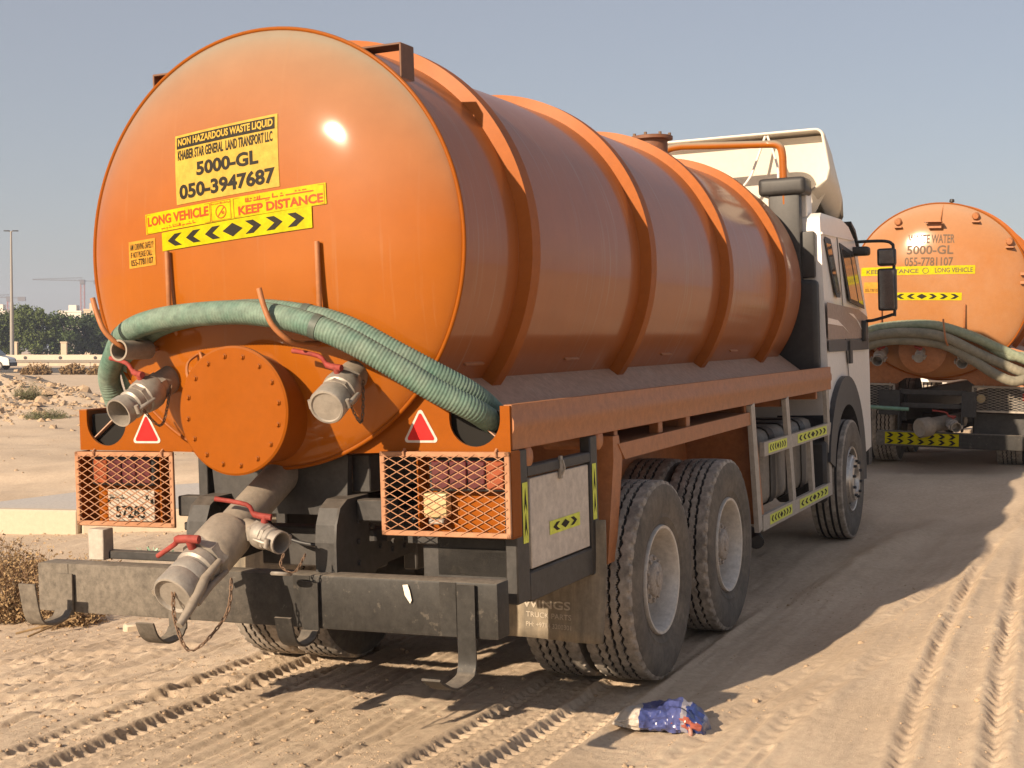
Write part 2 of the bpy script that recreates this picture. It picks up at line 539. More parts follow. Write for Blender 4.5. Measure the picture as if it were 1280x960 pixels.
for _k in range(20):
    _tx = _rr.choice((_rr.uniform(-4.6, -1.6), _rr.uniform(-.6, .45), _rr.uniform(-3.6, -1.5), _rr.uniform(1.6, 3.0)))
    _y0, _y1 = -2.4 + _rr.uniform(-.6, 1.5), _rr.uniform(.6, 3.6)
    _an = _rr.uniform(-.05, .07)
    _pts = []
    for _t in np.linspace(_y0, _y1, 5):
        _p = TRn[:, 0] * (_tx + _an * _t + .03 * math.sin(_t * 1.7 + _k)) + TRn[:, 1] * _t + TOn
        _pts.append((_p[0], _p[1]))
    RUTS.append((_pts, _rr.uniform(.014, .024), _rr.uniform(.007, .014)))
def seg_dist(x, y, poly):
    best = np.full(x.shape, 1e9); al = np.zeros(x.shape); acc = 0.0
    for (x0, y0), (x1, y1) in zip(poly, poly[1:]):
        L = math.hypot(x1 - x0, y1 - y0)
        t = np.clip(((x - x0) * (x1 - x0) + (y - y0) * (y1 - y0)) / L ** 2, 0, 1)
        dx = x - (x0 + t * (x1 - x0)); dy = y - (y0 + t * (y1 - y0))
        d = np.hypot(dx, dy)
        k = d < best
        best = np.where(k, d, best); al = np.where(k, acc + t * L, al)
        acc += L
    return best, al

def base_height(x, y):
    tx, ty = to_truck(x, y)
    z = np.clip(.0288 * (x + 1.065) - .11, -.22, .10)
    z = z * (1 - sst(np.hypot(x, y), 22, 60)) - .03 * sst(np.hypot(x, y), 22, 60)
    near = 1 - sst(np.hypot(x - 3, y - 12), 14, 40)
    z = z + .26 * sst(ty, 8.3, 10.9) * near
    z = z + .15 * sst(tx, 1.7, 3.0) * sst(ty, -.6, 4.5) * near * (1 - sst(ty, 8.3, 10.9))
    return z

def height(x, y):
    tx, ty = to_truck(x, y)
    z = base_height(x, y)
    r = np.hypot(x, y)
    near = 1 - sst(r, 16, 45)
    # wheels stand level, so the swell of the sand dies out beneath them
    under = sst(np.abs(tx), 1.5, 2.4) + sst(ty, 8.6, 10) + (1 - sst(ty, -1.6, .2))
    und = np.clip(under, .25, 1)
    z = z + und * near * .05 * fbm(x * .55 + 3, y * .55, 3)
    # streaks drawn out along the driving direction
    z = z + near * .020 * fbm(tx * 3.2, ty * .22 + 5, 5, .58) * np.clip(und, .5, 1)
    calm = 1 - .62 * sst(tx, 1.4, 2.2)
    z = z + near * .015 * fbm(tx * 10.0 + 4, ty * .7, 4, .6) * calm
    z = z + near * .006 * fbm(x * 13, y * 13, 4, .7) * calm
    rid = np.exp(-((tx - 1.75 - .10 * np.sin(ty * .9)) / .22) ** 2) * sst(ty, 3.2, 5.0) * (1 - sst(ty, 8.4, 9.4)) + .7 * np.exp(-((tx - .55) / .22) ** 2) * sst(ty, 4.5, 5.5) * (1 - sst(ty, 8.0, 9.0))
    rid = rid + .9 * np.exp(-((tx - 1.15) / .45) ** 2 - ((ty - 8.55) / .28) ** 2)
    z = z + .075 * rid * (1 + 1.1 * fbm(tx * 2.2, ty * 1.1 + 3, 3))
    z = z + near * .075 * fbm(tx * 1.25 + 9, ty * .20, 3) * sst(tx, 1.35, 2.3) * (1 - .5 * sst(r, 9, 14))
    # sand heaps on the left, further back
    h = 0
    for cx, cy, sx, sy, hh in ((-14.5, 41, 3.2, 3.5, 1.15), (-17.5, 44, 3.5, 3.5, 1.25), (-12.2, 37, 2.2, 2.6, .55), (-22, 46, 5, 4, 1.1), (-10.6, 33, 2.0, 2.2, .3), (-30, 60, 8, 5, .6)):
        h = h + hh * np.exp(-((x - cx) / sx) ** 2 - ((y - cy) / sy) ** 2)
    z = z + h * (.40 + .42 * fbm(x * .9, y * .9, 5, .62))
    mid = sst(r, 14, 22) * (1 - sst(r, 70, 100))
    z = z + mid * .10 * fbm(x * .35, y * .8, 4, .55)
    # tyre tracks behind the truck
    nearm = (r < 16) & (ty < 9)
    m_ = nearm
    xs, ys = x[m_], y[m_]
    txs, tys = tx[m_], ty[m_]
    dz = np.zeros(xs.shape)
    fade = np.where(tys < 3.5, 1.0, np.clip(1 - (tys - 3.5) / .6, 0, 1))
    jit = .5 * fbm(xs * 5, ys * 5, 3)
    for c, bend, dep in ((1.145, .012, 1.0), (.80, .012, .9), (-.80, .008, .8), (-1.145, .008, 1.0)):
        cc = c - bend * np.minimum(tys, 0) ** 2 * .5
        w = (txs - cc) / .15
        ins = (1 - sst(np.abs(w), .92, 1.1))
        keep = np.clip(1.05 + 1.6 * fbm(xs * 1.6 + c * 9, ys * 1.6, 3), .35, 1)
        ph = tys / .078
        saw = np.abs((ph + np.sign(w) * .25 + .35 * np.abs(w)) % 1 - .5) * 2
        lug = sst(saw, .35, .65)
        sh = sst(np.abs(w), .5, .62)
        zig = np.abs(((w * 2.6 + .35 * np.sin(ph * 2 * np.pi)) % 1) - .5) * 2
        dz = dz + fade * ins * dep * keep * (-.018 - .025 * lug * sh * (1 + 1.2 * jit) + .011 * (1 - sh) * sst(zig, .45, .75) * (.45 + .55 * lug) * (1 + jit))
        dz = dz + fade * dep * .014 * np.exp(-((np.abs(w) - 1.22) / .16) ** 2) * (1 + 1.2 * jit)
    for poly, wd, dp in RUTS:
        px_ = [p_[0] for p_ in poly]; py_ = [p_[1] for p_ in poly]
        bb = (xs > min(px_) - .25) & (xs < max(px_) + .25) & (ys > min(py_) - .25) & (ys < max(py_) + .25)
        if not bb.any(): continue
        xq, yq, jq = xs[bb], ys[bb], jit[bb]
        d, al = seg_dist(xq, yq, poly)
        wob = 1 + .7 * jq
        gap = np.clip(.75 + 1.5 * fbm(al * 1.3 + wd * 100, al * 0 + dp * 100, 3), .1, 1)
        tooth = .85 + .15 * np.sin(al * 62 + 9 * fbm(al * 3, al * 0 + wd * 50, 2)); d = np.abs(d + .5 * wd * fbm(xq * 14, yq * 14, 3, .65))
        dz[bb] += -dp * gap * np.exp(-(d / wd) ** 2) * wob * tooth + dp * .55 * gap * np.exp(-((d - wd * 2.0) / (wd * .9)) ** 2) * (1 + jq)
    # clods
    cl = fbm(xs * 24, ys * 24, 2, .6)
    patch = sst(fbm(xs * .8 + 40, ys * .8, 3), .02, .3)
    dz = dz + .012 * sst(cl, .28, .48) * (.10 + .90 * patch) * (1 - .8 * sst(txs, 1.4, 2.2)) * (1 - .6 * np.exp(-((txs) / 1.4) ** 2))
    z[m_] = z[m_] + dz
    return z

def axis(lo_f, hi_f, step, lo, hi, g):
    a = list(np.arange(lo_f, hi_f, step))
    s = step; v = a[-1]
    while v < hi:
        s *= g; v += s; a.append(v)
    s = step; v = a[0]; b = []
    while v > lo:
        s *= g; v -= s; b.append(v)
    return np.array(b[::-1] + a)
gx = axis(-3.6, 5.2, .017, -3500, 3500, 1.05)
gy = axis(5.7, 9.4, .015, -600, 5500, 1.018)
GX, GY = np.meshgrid(gx, gy)
GZ = height(GX.ravel(), GY.ravel())
nx, ny = len(gx), len(gy)
me = bpy.data.meshes.new('ground')
co = np.stack([GX.ravel(), GY.ravel(), GZ], 1).astype(np.float32)
idx = np.arange(nx * ny).reshape(ny, nx)
q = np.stack([idx[:-1, :-1], idx[:-1, 1:], idx[1:, 1:], idx[1:, :-1]], -1).reshape(-1, 4)
me.vertices.add(len(co)); me.vertices.foreach_set('co', co.ravel())
me.loops.add(q.size); me.loops.foreach_set('vertex_index', q.ravel().astype(np.int32))
me.polygons.add(len(q)); me.polygons.foreach_set('loop_start', np.arange(0, q.size, 4, dtype=np.int32))
me.update(calc_edges=True)

def sand_material():
    m = bpy.data.materials.new('sand')
    m.use_nodes = True
    nt = m.node_tree; N = nt.nodes.new; L = nt.links.new
    b = nt.nodes['Principled BSDF']
    b.inputs['Roughness'].default_value = .95
    b.inputs['Specular IOR Level'].default_value = .12
    tc = N('ShaderNodeTexCoord')
    def noise(s, d=6, r=.6):
        n = N('ShaderNodeTexNoise'); n.inputs['Scale'].default_value = s; n.inputs['Detail'].default_value = d
        n.inputs['Roughness'].default_value = r
        L(tc.outputs['Object'], n.inputs['Vector']); return n
    n1 = noise(.9, 6)
    r1 = N('ShaderNodeValToRGB')
    r1.color_ramp.elements[0].position = .3; r1.color_ramp.elements[0].color = (.485, .378, .275, 1)
    r1.color_ramp.elements[1].position = .72; r1.color_ramp.elements[1].color = (.63, .505, .375, 1)
    L(n1.outputs[0], r1.inputs[0])
    n2 = noise(26, 5, .7)
    mx = N('ShaderNodeMix'); mx.data_type = 'RGBA'; mx.blend_type = 'OVERLAY'
    mx.inputs[0].default_value = .35
    L(r1.outputs[0], mx.inputs[6]); L(n2.outputs[0], mx.inputs[7])
    n3 = noise(160, 3, .7)
    r3 = N('ShaderNodeMapRange'); r3.inputs[1].default_value = .66; r3.inputs[2].default_value = .74
    L(n3.outputs[0], r3.inputs[0])
    m3 = N('ShaderNodeMix'); m3.data_type = 'RGBA'
    f3 = N('ShaderNodeMath'); f3.operation = 'MULTIPLY'; f3.inputs[1].default_value = .45
    L(r3.outputs[0], f3.inputs[0]); L(f3.outputs[0], m3.inputs[0])
    L(mx.outputs[2], m3.inputs[6]); m3.inputs[7].default_value = (.16, .115, .08, 1)
    L(m3.outputs[2], b.inputs['Base Color'])
    n4 = noise(85, 8, .82)
    bp = N('ShaderNodeBump'); bp.inputs['Strength'].default_value = .6; bp.inputs['Distance'].default_value = .014
    L(n4.outputs[0], bp.inputs['Height']); L(bp.outputs[0], b.inputs['Normal'])
    return m
SAND = sand_material()
ground = link('ground', me, SAND, smooth=0)
me.polygons.foreach_set('use_smooth', [True] * len(me.polygons))
tag(ground, 'pale desert sand ground crossed by tyre tracks', kind='structure')
def gz(x, y):
    return float(height(np.array([float(x)]), np.array([float(y)]))[0])

# ------------------------------------------------------------------ road, slab, far setting
ASPH = mat('asphalt', (.055, .052, .05), .85, dust=.3, dust_glare_col=(.2, .16, .12), dscale=.4, bump=.2)
bm = B(); box(bm, -420, 420, 104.5, 131, -.6, .03)
rd = new('road', bm, ASPH, smooth=0); tag(rd, 'dark asphalt highway across the sand', kind='structure')
slab = [(-9.5, 15.7), (-5.6, 15.25), (-4.65, 15.1), (-3.4, 15.25), (1.5, 16.0), (1.5, 20.0), (-3.9, 18.35), (-5.2, 17.3), (-5.9, 15.95), (-9.5, 16.5)]
bm = B()
prism(bm, slab, lambda u, v, d: (u, v, d), -.5, .045)
sl = new('pavement', bm, [SLABTOP], smooth=0)
tag(sl, 'pale grey concrete slab edge lying in the sand', kind='structure')
bm = B()
for (x0, y0), (x1, y1) in zip(slab[:4], slab[1:5]):
    d = Vector((x1 - x0, y1 - y0, 0)); L_ = d.length; a = math.atan2(d.y, d.x)
    box(bm, .004, L_ - .004, -.16, .0, -.5, .06, bev=.015, mtx=Matrix.Translation((x0, y0, 0)) @ Matrix.Rotation(a, 4, 'Z'))
kb = new('kerb', bm, CONC, sl, smooth=30)

# ------------------------------------------------------------------ shared vehicle pieces
RT, ZC = 1.03, 2.379
DD = .205
def dish_y(x, z, zc=ZC):
    t = min(math.hypot(x, z - zc) / RT, .9999)
    return -.045 - DD * (1 - t ** 2.4) ** .7

def tread_mesh(zigzag=True):
    NA, NW = 320, 57
    Rr, hw = .56, .15
    vs_, fs, mi = [], [], []
    gr_ = []
    ws = np.linspace(-1, 1, NW)
    for i in range(NA):
        th = 2 * math.pi * i / NA
        for w in ws:
            a = abs(w)
            r = Rr - .006 * w * w
            r_in = r
            if zigzag:
                ph = (th * 53 / (2 * math.pi)) % 1
                tri = 4 * abs(ph - .5) - 1
                for c0 in (-.50, -.17, .17, .50):
                    dd = abs(w - c0 - .042 * tri * (1 if c0 in (-.5, .17) else -1))
                    if dd < .036: r -= .019
                zz_ = r
                if a > .80:
                    ph2 = (th * 40 / (2 * math.pi) + (.5 if w > 0 else 0)) % 1
                    if ph2 < .30: r -= .013 * min(1, (a - .84) / .06) if a > .84 else 0
            else:
                for c0 in (-.62, -.22, .22, .62):
                    if abs(w - c0) < .05: r -= .018
            gr_.append((zz_ if zigzag else r) < r_in - .01)
            if a > .93: r -= .020 * ((a - .93) / .07) ** 2
            vs_.append((w * hw, r * math.cos(th), r * math.sin(th)))
    for i in range(NA):
        for j in range(NW - 1):
            i2 = (i + 1) % NA
            fs.append((i * NW + j, i2 * NW + j, i2 * NW + j + 1, i * NW + j + 1)); mi.append(2 if sum(gr_[k_] for k_ in fs[-1]) >= 2 else 1)
    # sidewalls
    for s in (-1, 1):
        prof = [(hw * s * .995, .535), (.157 * s, .515), (.162 * s, .47), (.161 * s, .43), (.155 * s, .385), (.148 * s, .36), (.150 * s, .353), (.146 * s, .345), (.135 * s, .318), (.128 * s, .300), (.10 * s, .292)]
        k0 = len(vs_)
        np_ = len(prof)
        NS = 108
        for i in range(NS):
            th = 2 * math.pi * i / NS
            for x, r in prof: vs_.append((x, r * math.cos(th), r * math.sin(th)))
        for i in range(NS):
            i2 = (i + 1) % NS
            for j in range(np_ - 1):
                f = (k0 + i * np_ + j, k0 + i * np_ + j + 1, k0 + i2 * np_ + j + 1, k0 + i2 * np_ + j)
                fs.append(f if s > 0 else f[::-1]); mi.append(0)
    # shoulder closing strips
    me = bpy.data.meshes.new('tyre')
    me.from_pydata(vs_, [], fs)
    me.materials.append(RUBBER); me.materials.append(RUBBER_T); me.materials.append(BLACK)
    me.polygons.foreach_set('material_index', mi)
    me.polygons.foreach_set('use_smooth', [True] * len(me.polygons))
    me.set_sharp_from_angle(angle=R_(35))
    return me

TYRE_R = tread_mesh(True)
TYRE_F = tread_mesh(False)
def rear_rim_mesh():
    bm = B()
    lathe(bm, [(.30, .10), (.308, .135), (.302, .150), (.288, .148), (.275, .125), (.268, .03), (.262, -.02), (.235, -.055), (.19, -.07), (.135, -.07)], (0, 0, 0), (1, 0, 0), 64)
    lathe(bm, [(.235, -.12), (.30, -.10)], (0, 0, 0), (1, 0, 0), 48)
    me = bpy.data.meshes.new('wheel'); bm.to_mesh(me); bm.free()
    me.materials.append(RIM)
    me.polygons.foreach_set('use_smooth', [True] * len(me.polygons)); me.set_sharp_from_angle(angle=R_(40))
    return me
def rear_hub_mesh():
    bm = B()
    lathe(bm, [(.112, -.075), (.112, .06), (.135, .062), (.137, .082), (.130, .088), (.100, .090), (.097, .108), (.088, .116), (.045, .118), (.040, .128), (0, .130)], (0, 0, 0), (1, 0, 0), 40)
    for k in range(10):
        a = 2 * math.pi * k / 10
        lathe(bm, [(.013, .08), (.013, .100), (.008, .103), (0, .103)], (0, .117 * math.cos(a), .118 * math.sin(a)), (1, 0, 0), 6)
        lathe(bm, [(.017, -.09), (.017, -.045), (0, -.043)], (0, .172 * math.cos(a), .172 * math.sin(a)), (1, 0, 0), 6)
    me = bpy.data.meshes.new('hub'); bm.to_mesh(me); bm.free()
    me.materials.append(mat('dusty_hub', (.30, .275, .25), .55, dust=.5, dust_glare_col=(.36, .30, .24), dscale=12, grime=.35, gscale=40))
    me.polygons.foreach_set('use_smooth', [True] * len(me.polygons)); me.set_sharp_from_angle(angle=R_(40))
    return me
def front_rim_mesh():
    bm = B()
    lathe(bm, [(.30, .09), (.308, .13), (.300, .146), (.287, .142), (.278, .10), (.272, .05), (.255, .045), (.232, .11), (.222, .150), (.205, .160)], (0, 0, 0), (1, 0, 0), 64)
    lathe(bm, [(.205, .160), (.20, .178), (.135, .180), (.128, .170), (.125, .13), (.08, .12), (0, .12)], (0, 0, 0), (1, 0, 0), 48)
    me = bpy.data.meshes.new('wheel'); bm.to_mesh(me); bm.free()
    me.materials.append(CHROME)
    me.polygons.foreach_set('use_smooth', [True] * len(me.polygons)); me.set_sharp_from_angle(angle=R_(40))
    return me
def front_hub_mesh():
    bm = B()
    for k in range(10):
        a = 2 * math.pi * k / 10
        lathe(bm, [(.015, .17), (.015, .20), (.009, .206), (0, .206)], (0, .168 * math.cos(a), .168 * math.sin(a)), (1, 0, 0), 6)
        a += .31
        lathe(bm, [(.021, .0), (.021, .006), (0, .006)], (.112, .2385 * math.cos(a), .2385 * math.sin(a)), (.55, .83 * math.cos(a), .83 * math.sin(a)), 10)
    me = bpy.data.meshes.new('nut_ring'); bm.to_mesh(me); bm.free()
    me.materials.append(BLACKG)
    return me
M_RR, M_RH, M_FR, M_FH = rear_rim_mesh(), rear_hub_mesh(), front_rim_mesh(), front_hub_mesh()
def wheel(parent, x, y, kind, z=.56, rot=0.0):
    s = 1 if x > 0 else -1
    rim = bpy.data.objects.new('wheel', M_RR if kind == 'rear' else M_FR)
    C.objects.link(rim); rim.parent = parent
    rim.location = (x, y, z); rim.rotation_euler = (rot, 0, 0 if s > 0 else math.pi)
    ty = bpy.data.objects.new('tyre', TYRE_R if kind == 'rear' else TYRE_F)
    C.objects.link(ty); ty.parent = rim
    hb = bpy.data.objects.new('hub' if kind == 'rear' else 'nut_ring', M_RH if kind == 'rear' else M_FH)
    C.objects.link(hb); hb.parent = rim
    if kind != 'rear': hb['kind'] = 'stuff'
    return rim
def inner_tyre(parent, x, y, z=.56, rot=0.3):
    ty = bpy.data.objects.new('inner_tyre', TYRE_R)
    C.objects.link(ty); ty.parent = parent
    ty.location = (x, y, z); ty.rotation_euler = (rot, 0, 0)
    return ty

def tank_parts(root, zc, ribs, y_end, shell_m, cap_m, rib_h=.065):
    # shell with rounded far end
    bm = B()
    prof = [(RT, -.03)] + [(RT, y) for y in np.linspace(.2, y_end, 14)] + [(RT * .985, y_end + .07), (RT * .93, y_end + .14), (RT * .75, y_end + .22), (RT * .4, y_end + .27), (0, y_end + .28)]
    lathe(bm, prof, (0, 0, zc), (0, 1, 0), 128)
    sh = new('tank_shell', bm, shell_m, root, 30)
    bm = B()
    n = 44
    prof = [(0, -.045 - DD)] + [(RT * t, dish_y(RT * t, zc, zc)) for t in np.sin(np.linspace(.04, math.pi / 2, n))]
    lathe(bm, prof, (0, 0, zc), (0, 1, 0), 128)
    co_ = np.array([v.co[:] for v in bm.verts])
    dn = .0016 * fbm(co_[:, 0] * 3.6 + 20 + zc, co_[:, 2] * 3.6 + 7, 3, .5)
    for v_, d_ in zip(bm.verts, dn):
        if math.hypot(v_.co.x, v_.co.z - zc) < RT * .97: v_.co.y += float(d_)
    bmesh.ops.recalc_face_normals(bm, faces=bm.faces)
    cap = new('end_cap', bm, cap_m, root, 60)
    bm = B()
    tube(bm, [(1.034 * math.cos(a), -.05, zc + 1.034 * math.sin(a)) for a in np.linspace(0, 2 * math.pi, 128, endpoint=False)], .010, 8, closed=True)
    new('rim_bead', bm, ORANGE_M, root, 60)
    for y in ribs:
        bm = B()
        lathe(bm, [(RT - .01, y - .062), (RT + rib_h, y - .05), (RT + rib_h, y + .05), (RT - .01, y + .062)], (0, 0, zc), (0, 1, 0), 128)
        new('rib', bm, ORANGE_RIB, sh, 30)
    return sh, cap

def on_dish(quad, off, zc=ZC):
    def f(u, v):
        x, z = bil(quad, u, v)
        return (x, dish_y(x, z, zc) - off, z)
    return f
def sub(q, u0, u1, v0, v1):
    return (bil(q, u0, v0), bil(q, u1, v0), bil(q, u1, v1), bil(q, u0, v1))

def diamond_mesh(bm, x0, x1, z0, z1, y, nx_, nz_, r=.0017):
    dx = (x1 - x0) / nx_; dz = (z1 - z0) / nz_
    def bar(a, b):
        p0 = Vector((a[0], y, a[1])); p1 = Vector((b[0], y, b[1]))
        d = (p1 - p0).normalized(); nrm = Vector((-d.z, 0, d.x)) * r
        dp = Vector((0, r * 1.2, 0))
        v = [bm.verts.new(p + s) for p in (p0, p1) for s in (-nrm - dp, nrm - dp, nrm + dp, -nrm + dp)]
        for k in range(4): bm.faces.new((v[k], v[(k + 1) % 4], v[4 + (k + 1) % 4], v[4 + k]))
    # each strand is a zigzag
    for j in range(nz_ + 1):
        for i in range(nx_):
            for (a, b) in (((i, j), (i + .5, j + .5)), ((i + .5, j + .5), (i + 1, j)), ((i, j), (i + .5, j - .5)), ((i + .5, j - .5), (i + 1, j))):
                pa = (x0 + a[0] * dx, z0 + a[1] * dz); pb = (x0 + b[0] * dx, z0 + b[1] * dz)
                if z0 - 1e-6 <= min(pa[1], pb[1]) and max(pa[1], pb[1]) <= z1 + 1e-6 and (b[1] > a[1] or j > 0):
                    bar(pa, pb)
    return bm

def coupling(root, base, tip, r, capped, name='outlet_valve', handle_dir=1, chain=False, hvec=None):
    """ball valve and cam-lock coupling on a stub pipe"""
    b = Vector(base); t = Vector(tip)
    ax = (t - b); L = ax.length; ax.normalize()
    bm = B()
    lathe(bm, [(r * .95, -.10), (r * .95, L * .30), (r * .80, L * .30)], b, ax, 28)
    v = new(name, bm, GALV, root, 40)
    bm = B()
    # hexagonal valve body
    lathe(bm, [(r * .9, L * .28), (r * 1.10, L * .28), (r * 1.10, L * .36)], b, ax, 6)
    lathe(bm, [(r * 1.0, L * .34), (r * 1.16, L * .40), (r * 1.2, L * .5), (r * 1.12, L * .60), (r * .98, L * .62)], b, ax, 28)
    lathe(bm, [(r * .9, L * .60), (r * 1.08, L * .60), (r * 1.08, L * .68), (r * .9, L * .68)], b, ax, 8)
    prof = [(r * .98, L * .68), (r * 1.0, L * .78), (r * .86, L * .80), (r * .86, L * .86), (r * 1.0, L * .88), (r * 1.0, L)]
    if capped:
        prof = [(r * .98, L * .68), (r * 1.0, L * .74), (r * 1.12, L * .75), (r * 1.14, L * .97), (r * 1.08, L), (r * .96, L * 1.005), (r * .9, L * .985), (0, L * .985)]
    else:
        prof += [(r * .88, L), (r * .80, L * .8), (r * .78, L * .6), (0, L * .55)]
    lathe(bm, prof, b, ax, 32)
    new('coupling', bm, ALU, v, 35)
    # cam arms
    side = Vector((0, 0, 1)).cross(ax).normalized()
    upv = ax.cross(side).normalized()
    for s in (-1, 1):
        bm = B()
        p0 = b + ax * L * .9 + side * s * r * 1.05
        tube(bm, [p0, p0 + side * s * .018 - ax * L * .03, p0 + side * s * .022 - ax * L * .28], [.012, .011, .008], 8)
        tube(bm, [p0 - upv * .02 + side * s * .012, p0 + upv * .02 + side * s * .012], .011, 8)
        new('cam_arm', bm, ALU, v, 50)
    # lever handle
    bm = B()
    st = b + ax * L * .5 + upv * r * 1.1
    tube(bm, [st - upv * .03, st + upv * .035], .016, 8)
    d = (side * handle_dir * .8 - ax * .25).normalized() if hvec is None else Vector(hvec).normalized()
    pts = [st + upv * .03 - d * .03, st + upv * .035 + d * .05, st + upv * .075 + d * .09, st + upv * .085 + d * .24]
    fr = spline(pts, 4)
    tube(bm, fr, [.015] * 5 + [.0105] * (len(fr) - 6) + [.012], 8)
    new('handle', bm, REDP, v, 50)
    if chain:
        p0 = b + ax * L * .25 + side * r * 1.0; p1 = b + ax * L * .80 + side * r * 1.1 - upv * .02
        mid = (p0 + p1) / 2 + Vector((0.02, 0, -.13))
        make_chain(v, [p0, mid, p1], .017)
    return v

def make_chain(parent, ctrl, step, m=None, name='chain'):
    pts = spline(ctrl, 40)
    acc, last = 0, pts[0]
    bm = B(); k = 0
    sel = [pts[0]]
    for p in pts[1:]:
        if (p - sel[-1]).length >= step: sel.append(p)
    for a, b in zip(sel, sel[1:]):
        d = (b - a).normalized()
        o = Vector((0, 1, 0)) if k % 2 else Vector((1, 0, 0))
        o = (o - d * o.dot(d)).normalized()
        c = (a + b) / 2
        l, w = step * .78, step * .36
        loop = [c + d * l * math.cos(t) + o * w * math.sin(t) for t in np.linspace(0, 2 * math.pi, 10, endpoint=False)]
        tube(bm, loop, step * .17, 5, closed=True)
        k += 1
    return new(name, bm, m or RUST, parent, 60)

def hose(name, ctrl, r, m, pitch=.016, ribd=.0035, k=14):
    pts = spline(ctrl, k)
    # resample finely so the spiral ribs are real
    out = [pts[0]]
    step = pitch / 4
    for p in pts[1:]:
        while (p - out[-1]).length >= step:
            out.append(out[-1] + (p - out[-1]).normalized() * step)
    rs = [r + ribd * (0, .8, 1, .2)[i % 4] - ribd for i in range(len(out))]
    bm = B()
    tube(bm, out, rs, 18)
    return new(name, bm, m, None, 80)

# ------------------------------------------------------------------ near tanker truck
M1 = Matrix.Translation(TO) @ TR.to_4x4()
t1 = empty('tanker_truck', M1)
tag(t1, 'large orange tanker truck in the foreground with a white cab and yellow end signs', 'truck', 'orange tanker trucks')
RIBS1 = (.62, 2.42, 4.18, 5.93)
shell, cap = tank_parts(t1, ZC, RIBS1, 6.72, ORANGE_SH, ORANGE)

# small weld lugs low on the shell and a bead
for y in (.35, 1.6, 3.3, 5.0):
    bm = B(); a = R_(-33)
    box(bm, -.012, .012, -.10, .10, -.006, .006, bev=.003, mtx=Matrix.Translation((1.035 * math.cos(a), y, ZC + 1.035 * math.sin(a))) @ Matrix.Rotation(-a, 4, 'Y'))
    new('weld_lug', bm, ORANGE_BR, shell)

# top brackets on the rear rim
for s in (-1, 1):
    bm = B()
    box(bm, *( (.44, .70) if s > 0 else (-.70, -.44)), .03, .155, 3.282, 3.292, bev=.002)
    box(bm, *((.692, .702) if s > 0 else (-.702, -.692)), .03, .155, 3.12, 3.29, bev=.002)
    new('hose_bracket', bm, mat('bracket_shade_brown', (.14, .06, .03), .6, dust=.2, dust_glare_col=(.2, .12, .08)), t1)  # darker brown carries the shade of the bracket faces in its colour

# filler hatch near the front of the tank
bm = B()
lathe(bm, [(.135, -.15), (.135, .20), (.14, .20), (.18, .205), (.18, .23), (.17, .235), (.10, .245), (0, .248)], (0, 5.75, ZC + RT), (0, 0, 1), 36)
hatch = new('filler_hatch', bm, mat('hatch_shade_brown', (.15, .055, .025), .6, dust=.2, dust_glare_col=(.25, .15, .09)), t1)  # dark brown puts the hatch's shade into its colour
for k in range(8):
    a = math.pi * 2 * k / 8
    bm = B(); lathe(bm, [(.014, 0), (.014, .03), (0, .03)], (.160 * math.cos(a), 5.75 + .160 * math.sin(a), ZC + RT + .225), (0, 0, 1), 6)
    new('bolt', bm, RUST, hatch)

# overflow pipe at the front
bm = B()
tube(bm, spline([(-.25, 6.75, 3.30), (-.25, 6.80, 3.60), (-.20, 6.84, 3.68), (-.08, 6.86, 3.70)], 6) + spline([(.70, 6.95, 3.665), (.78, 6.95, 3.655), (.825, 6.95, 3.62), (.84, 6.95, 3.54)], 6) + [Vector((.87, 6.97, 1.55))], .035, 16)
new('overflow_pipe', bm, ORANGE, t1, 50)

# manhole with bolted cover
bm = B()
YM, ZM, RM = -.375, 1.635, .295
lathe(bm, [(RM - .035, .30), (RM - .035, .02)], (0, YM, ZM), (0, 1, 0), 64)
neck = new('manhole_neck', bm, ORANGE_M, t1)
bm = B()
lathe(bm, [(0, -.002), (RM - .01, 0), (RM, .006), (RM, .022), (RM - .06, .022)], (0, YM, ZM), (0, 1, 0), 72)
bmesh.ops.recalc_face_normals(bm, faces=bm.faces)
cover = new('manhole_cover', bm, ORANGE_M, t1, 30)
bm = B(); lathe(bm, [(.0135, .0), (.0135, -.003), (.0095, -.004), (.0085, -.010), (0, -.011)], (0, 0, 0), (0, 1, 0), 6)
bmesh.ops.recalc_face_normals(bm, faces=bm.faces)
boltm = None
for k in range(16):
    a = math.pi * 2 * (k + .35) / 16
    if boltm is None:
        o = new('bolt', bm, ORANGE_M, cover); boltm = o.data
    else:
        o = bpy.data.objects.new('bolt', boltm); C.objects.link(o); o.parent = cover
    o.location = ((RM - .045) * math.cos(a), YM - .001, ZM + (RM - .045) * math.sin(a))
bm = B()
tube(bm, spline([(-.30, -.20, 1.90), (-.315, -.27, 1.86), (-.30, -.30, 1.80), (-.27, -.30, 1.76)], 5), .007, 6)
tube(bm, spline([(-.30, -.20, 1.90), (-.26, -.25, 1.90), (-.225, -.28, 1.86)], 5), .007, 6)
new('lifting_ring', bm, ORANGE_BR, t1)

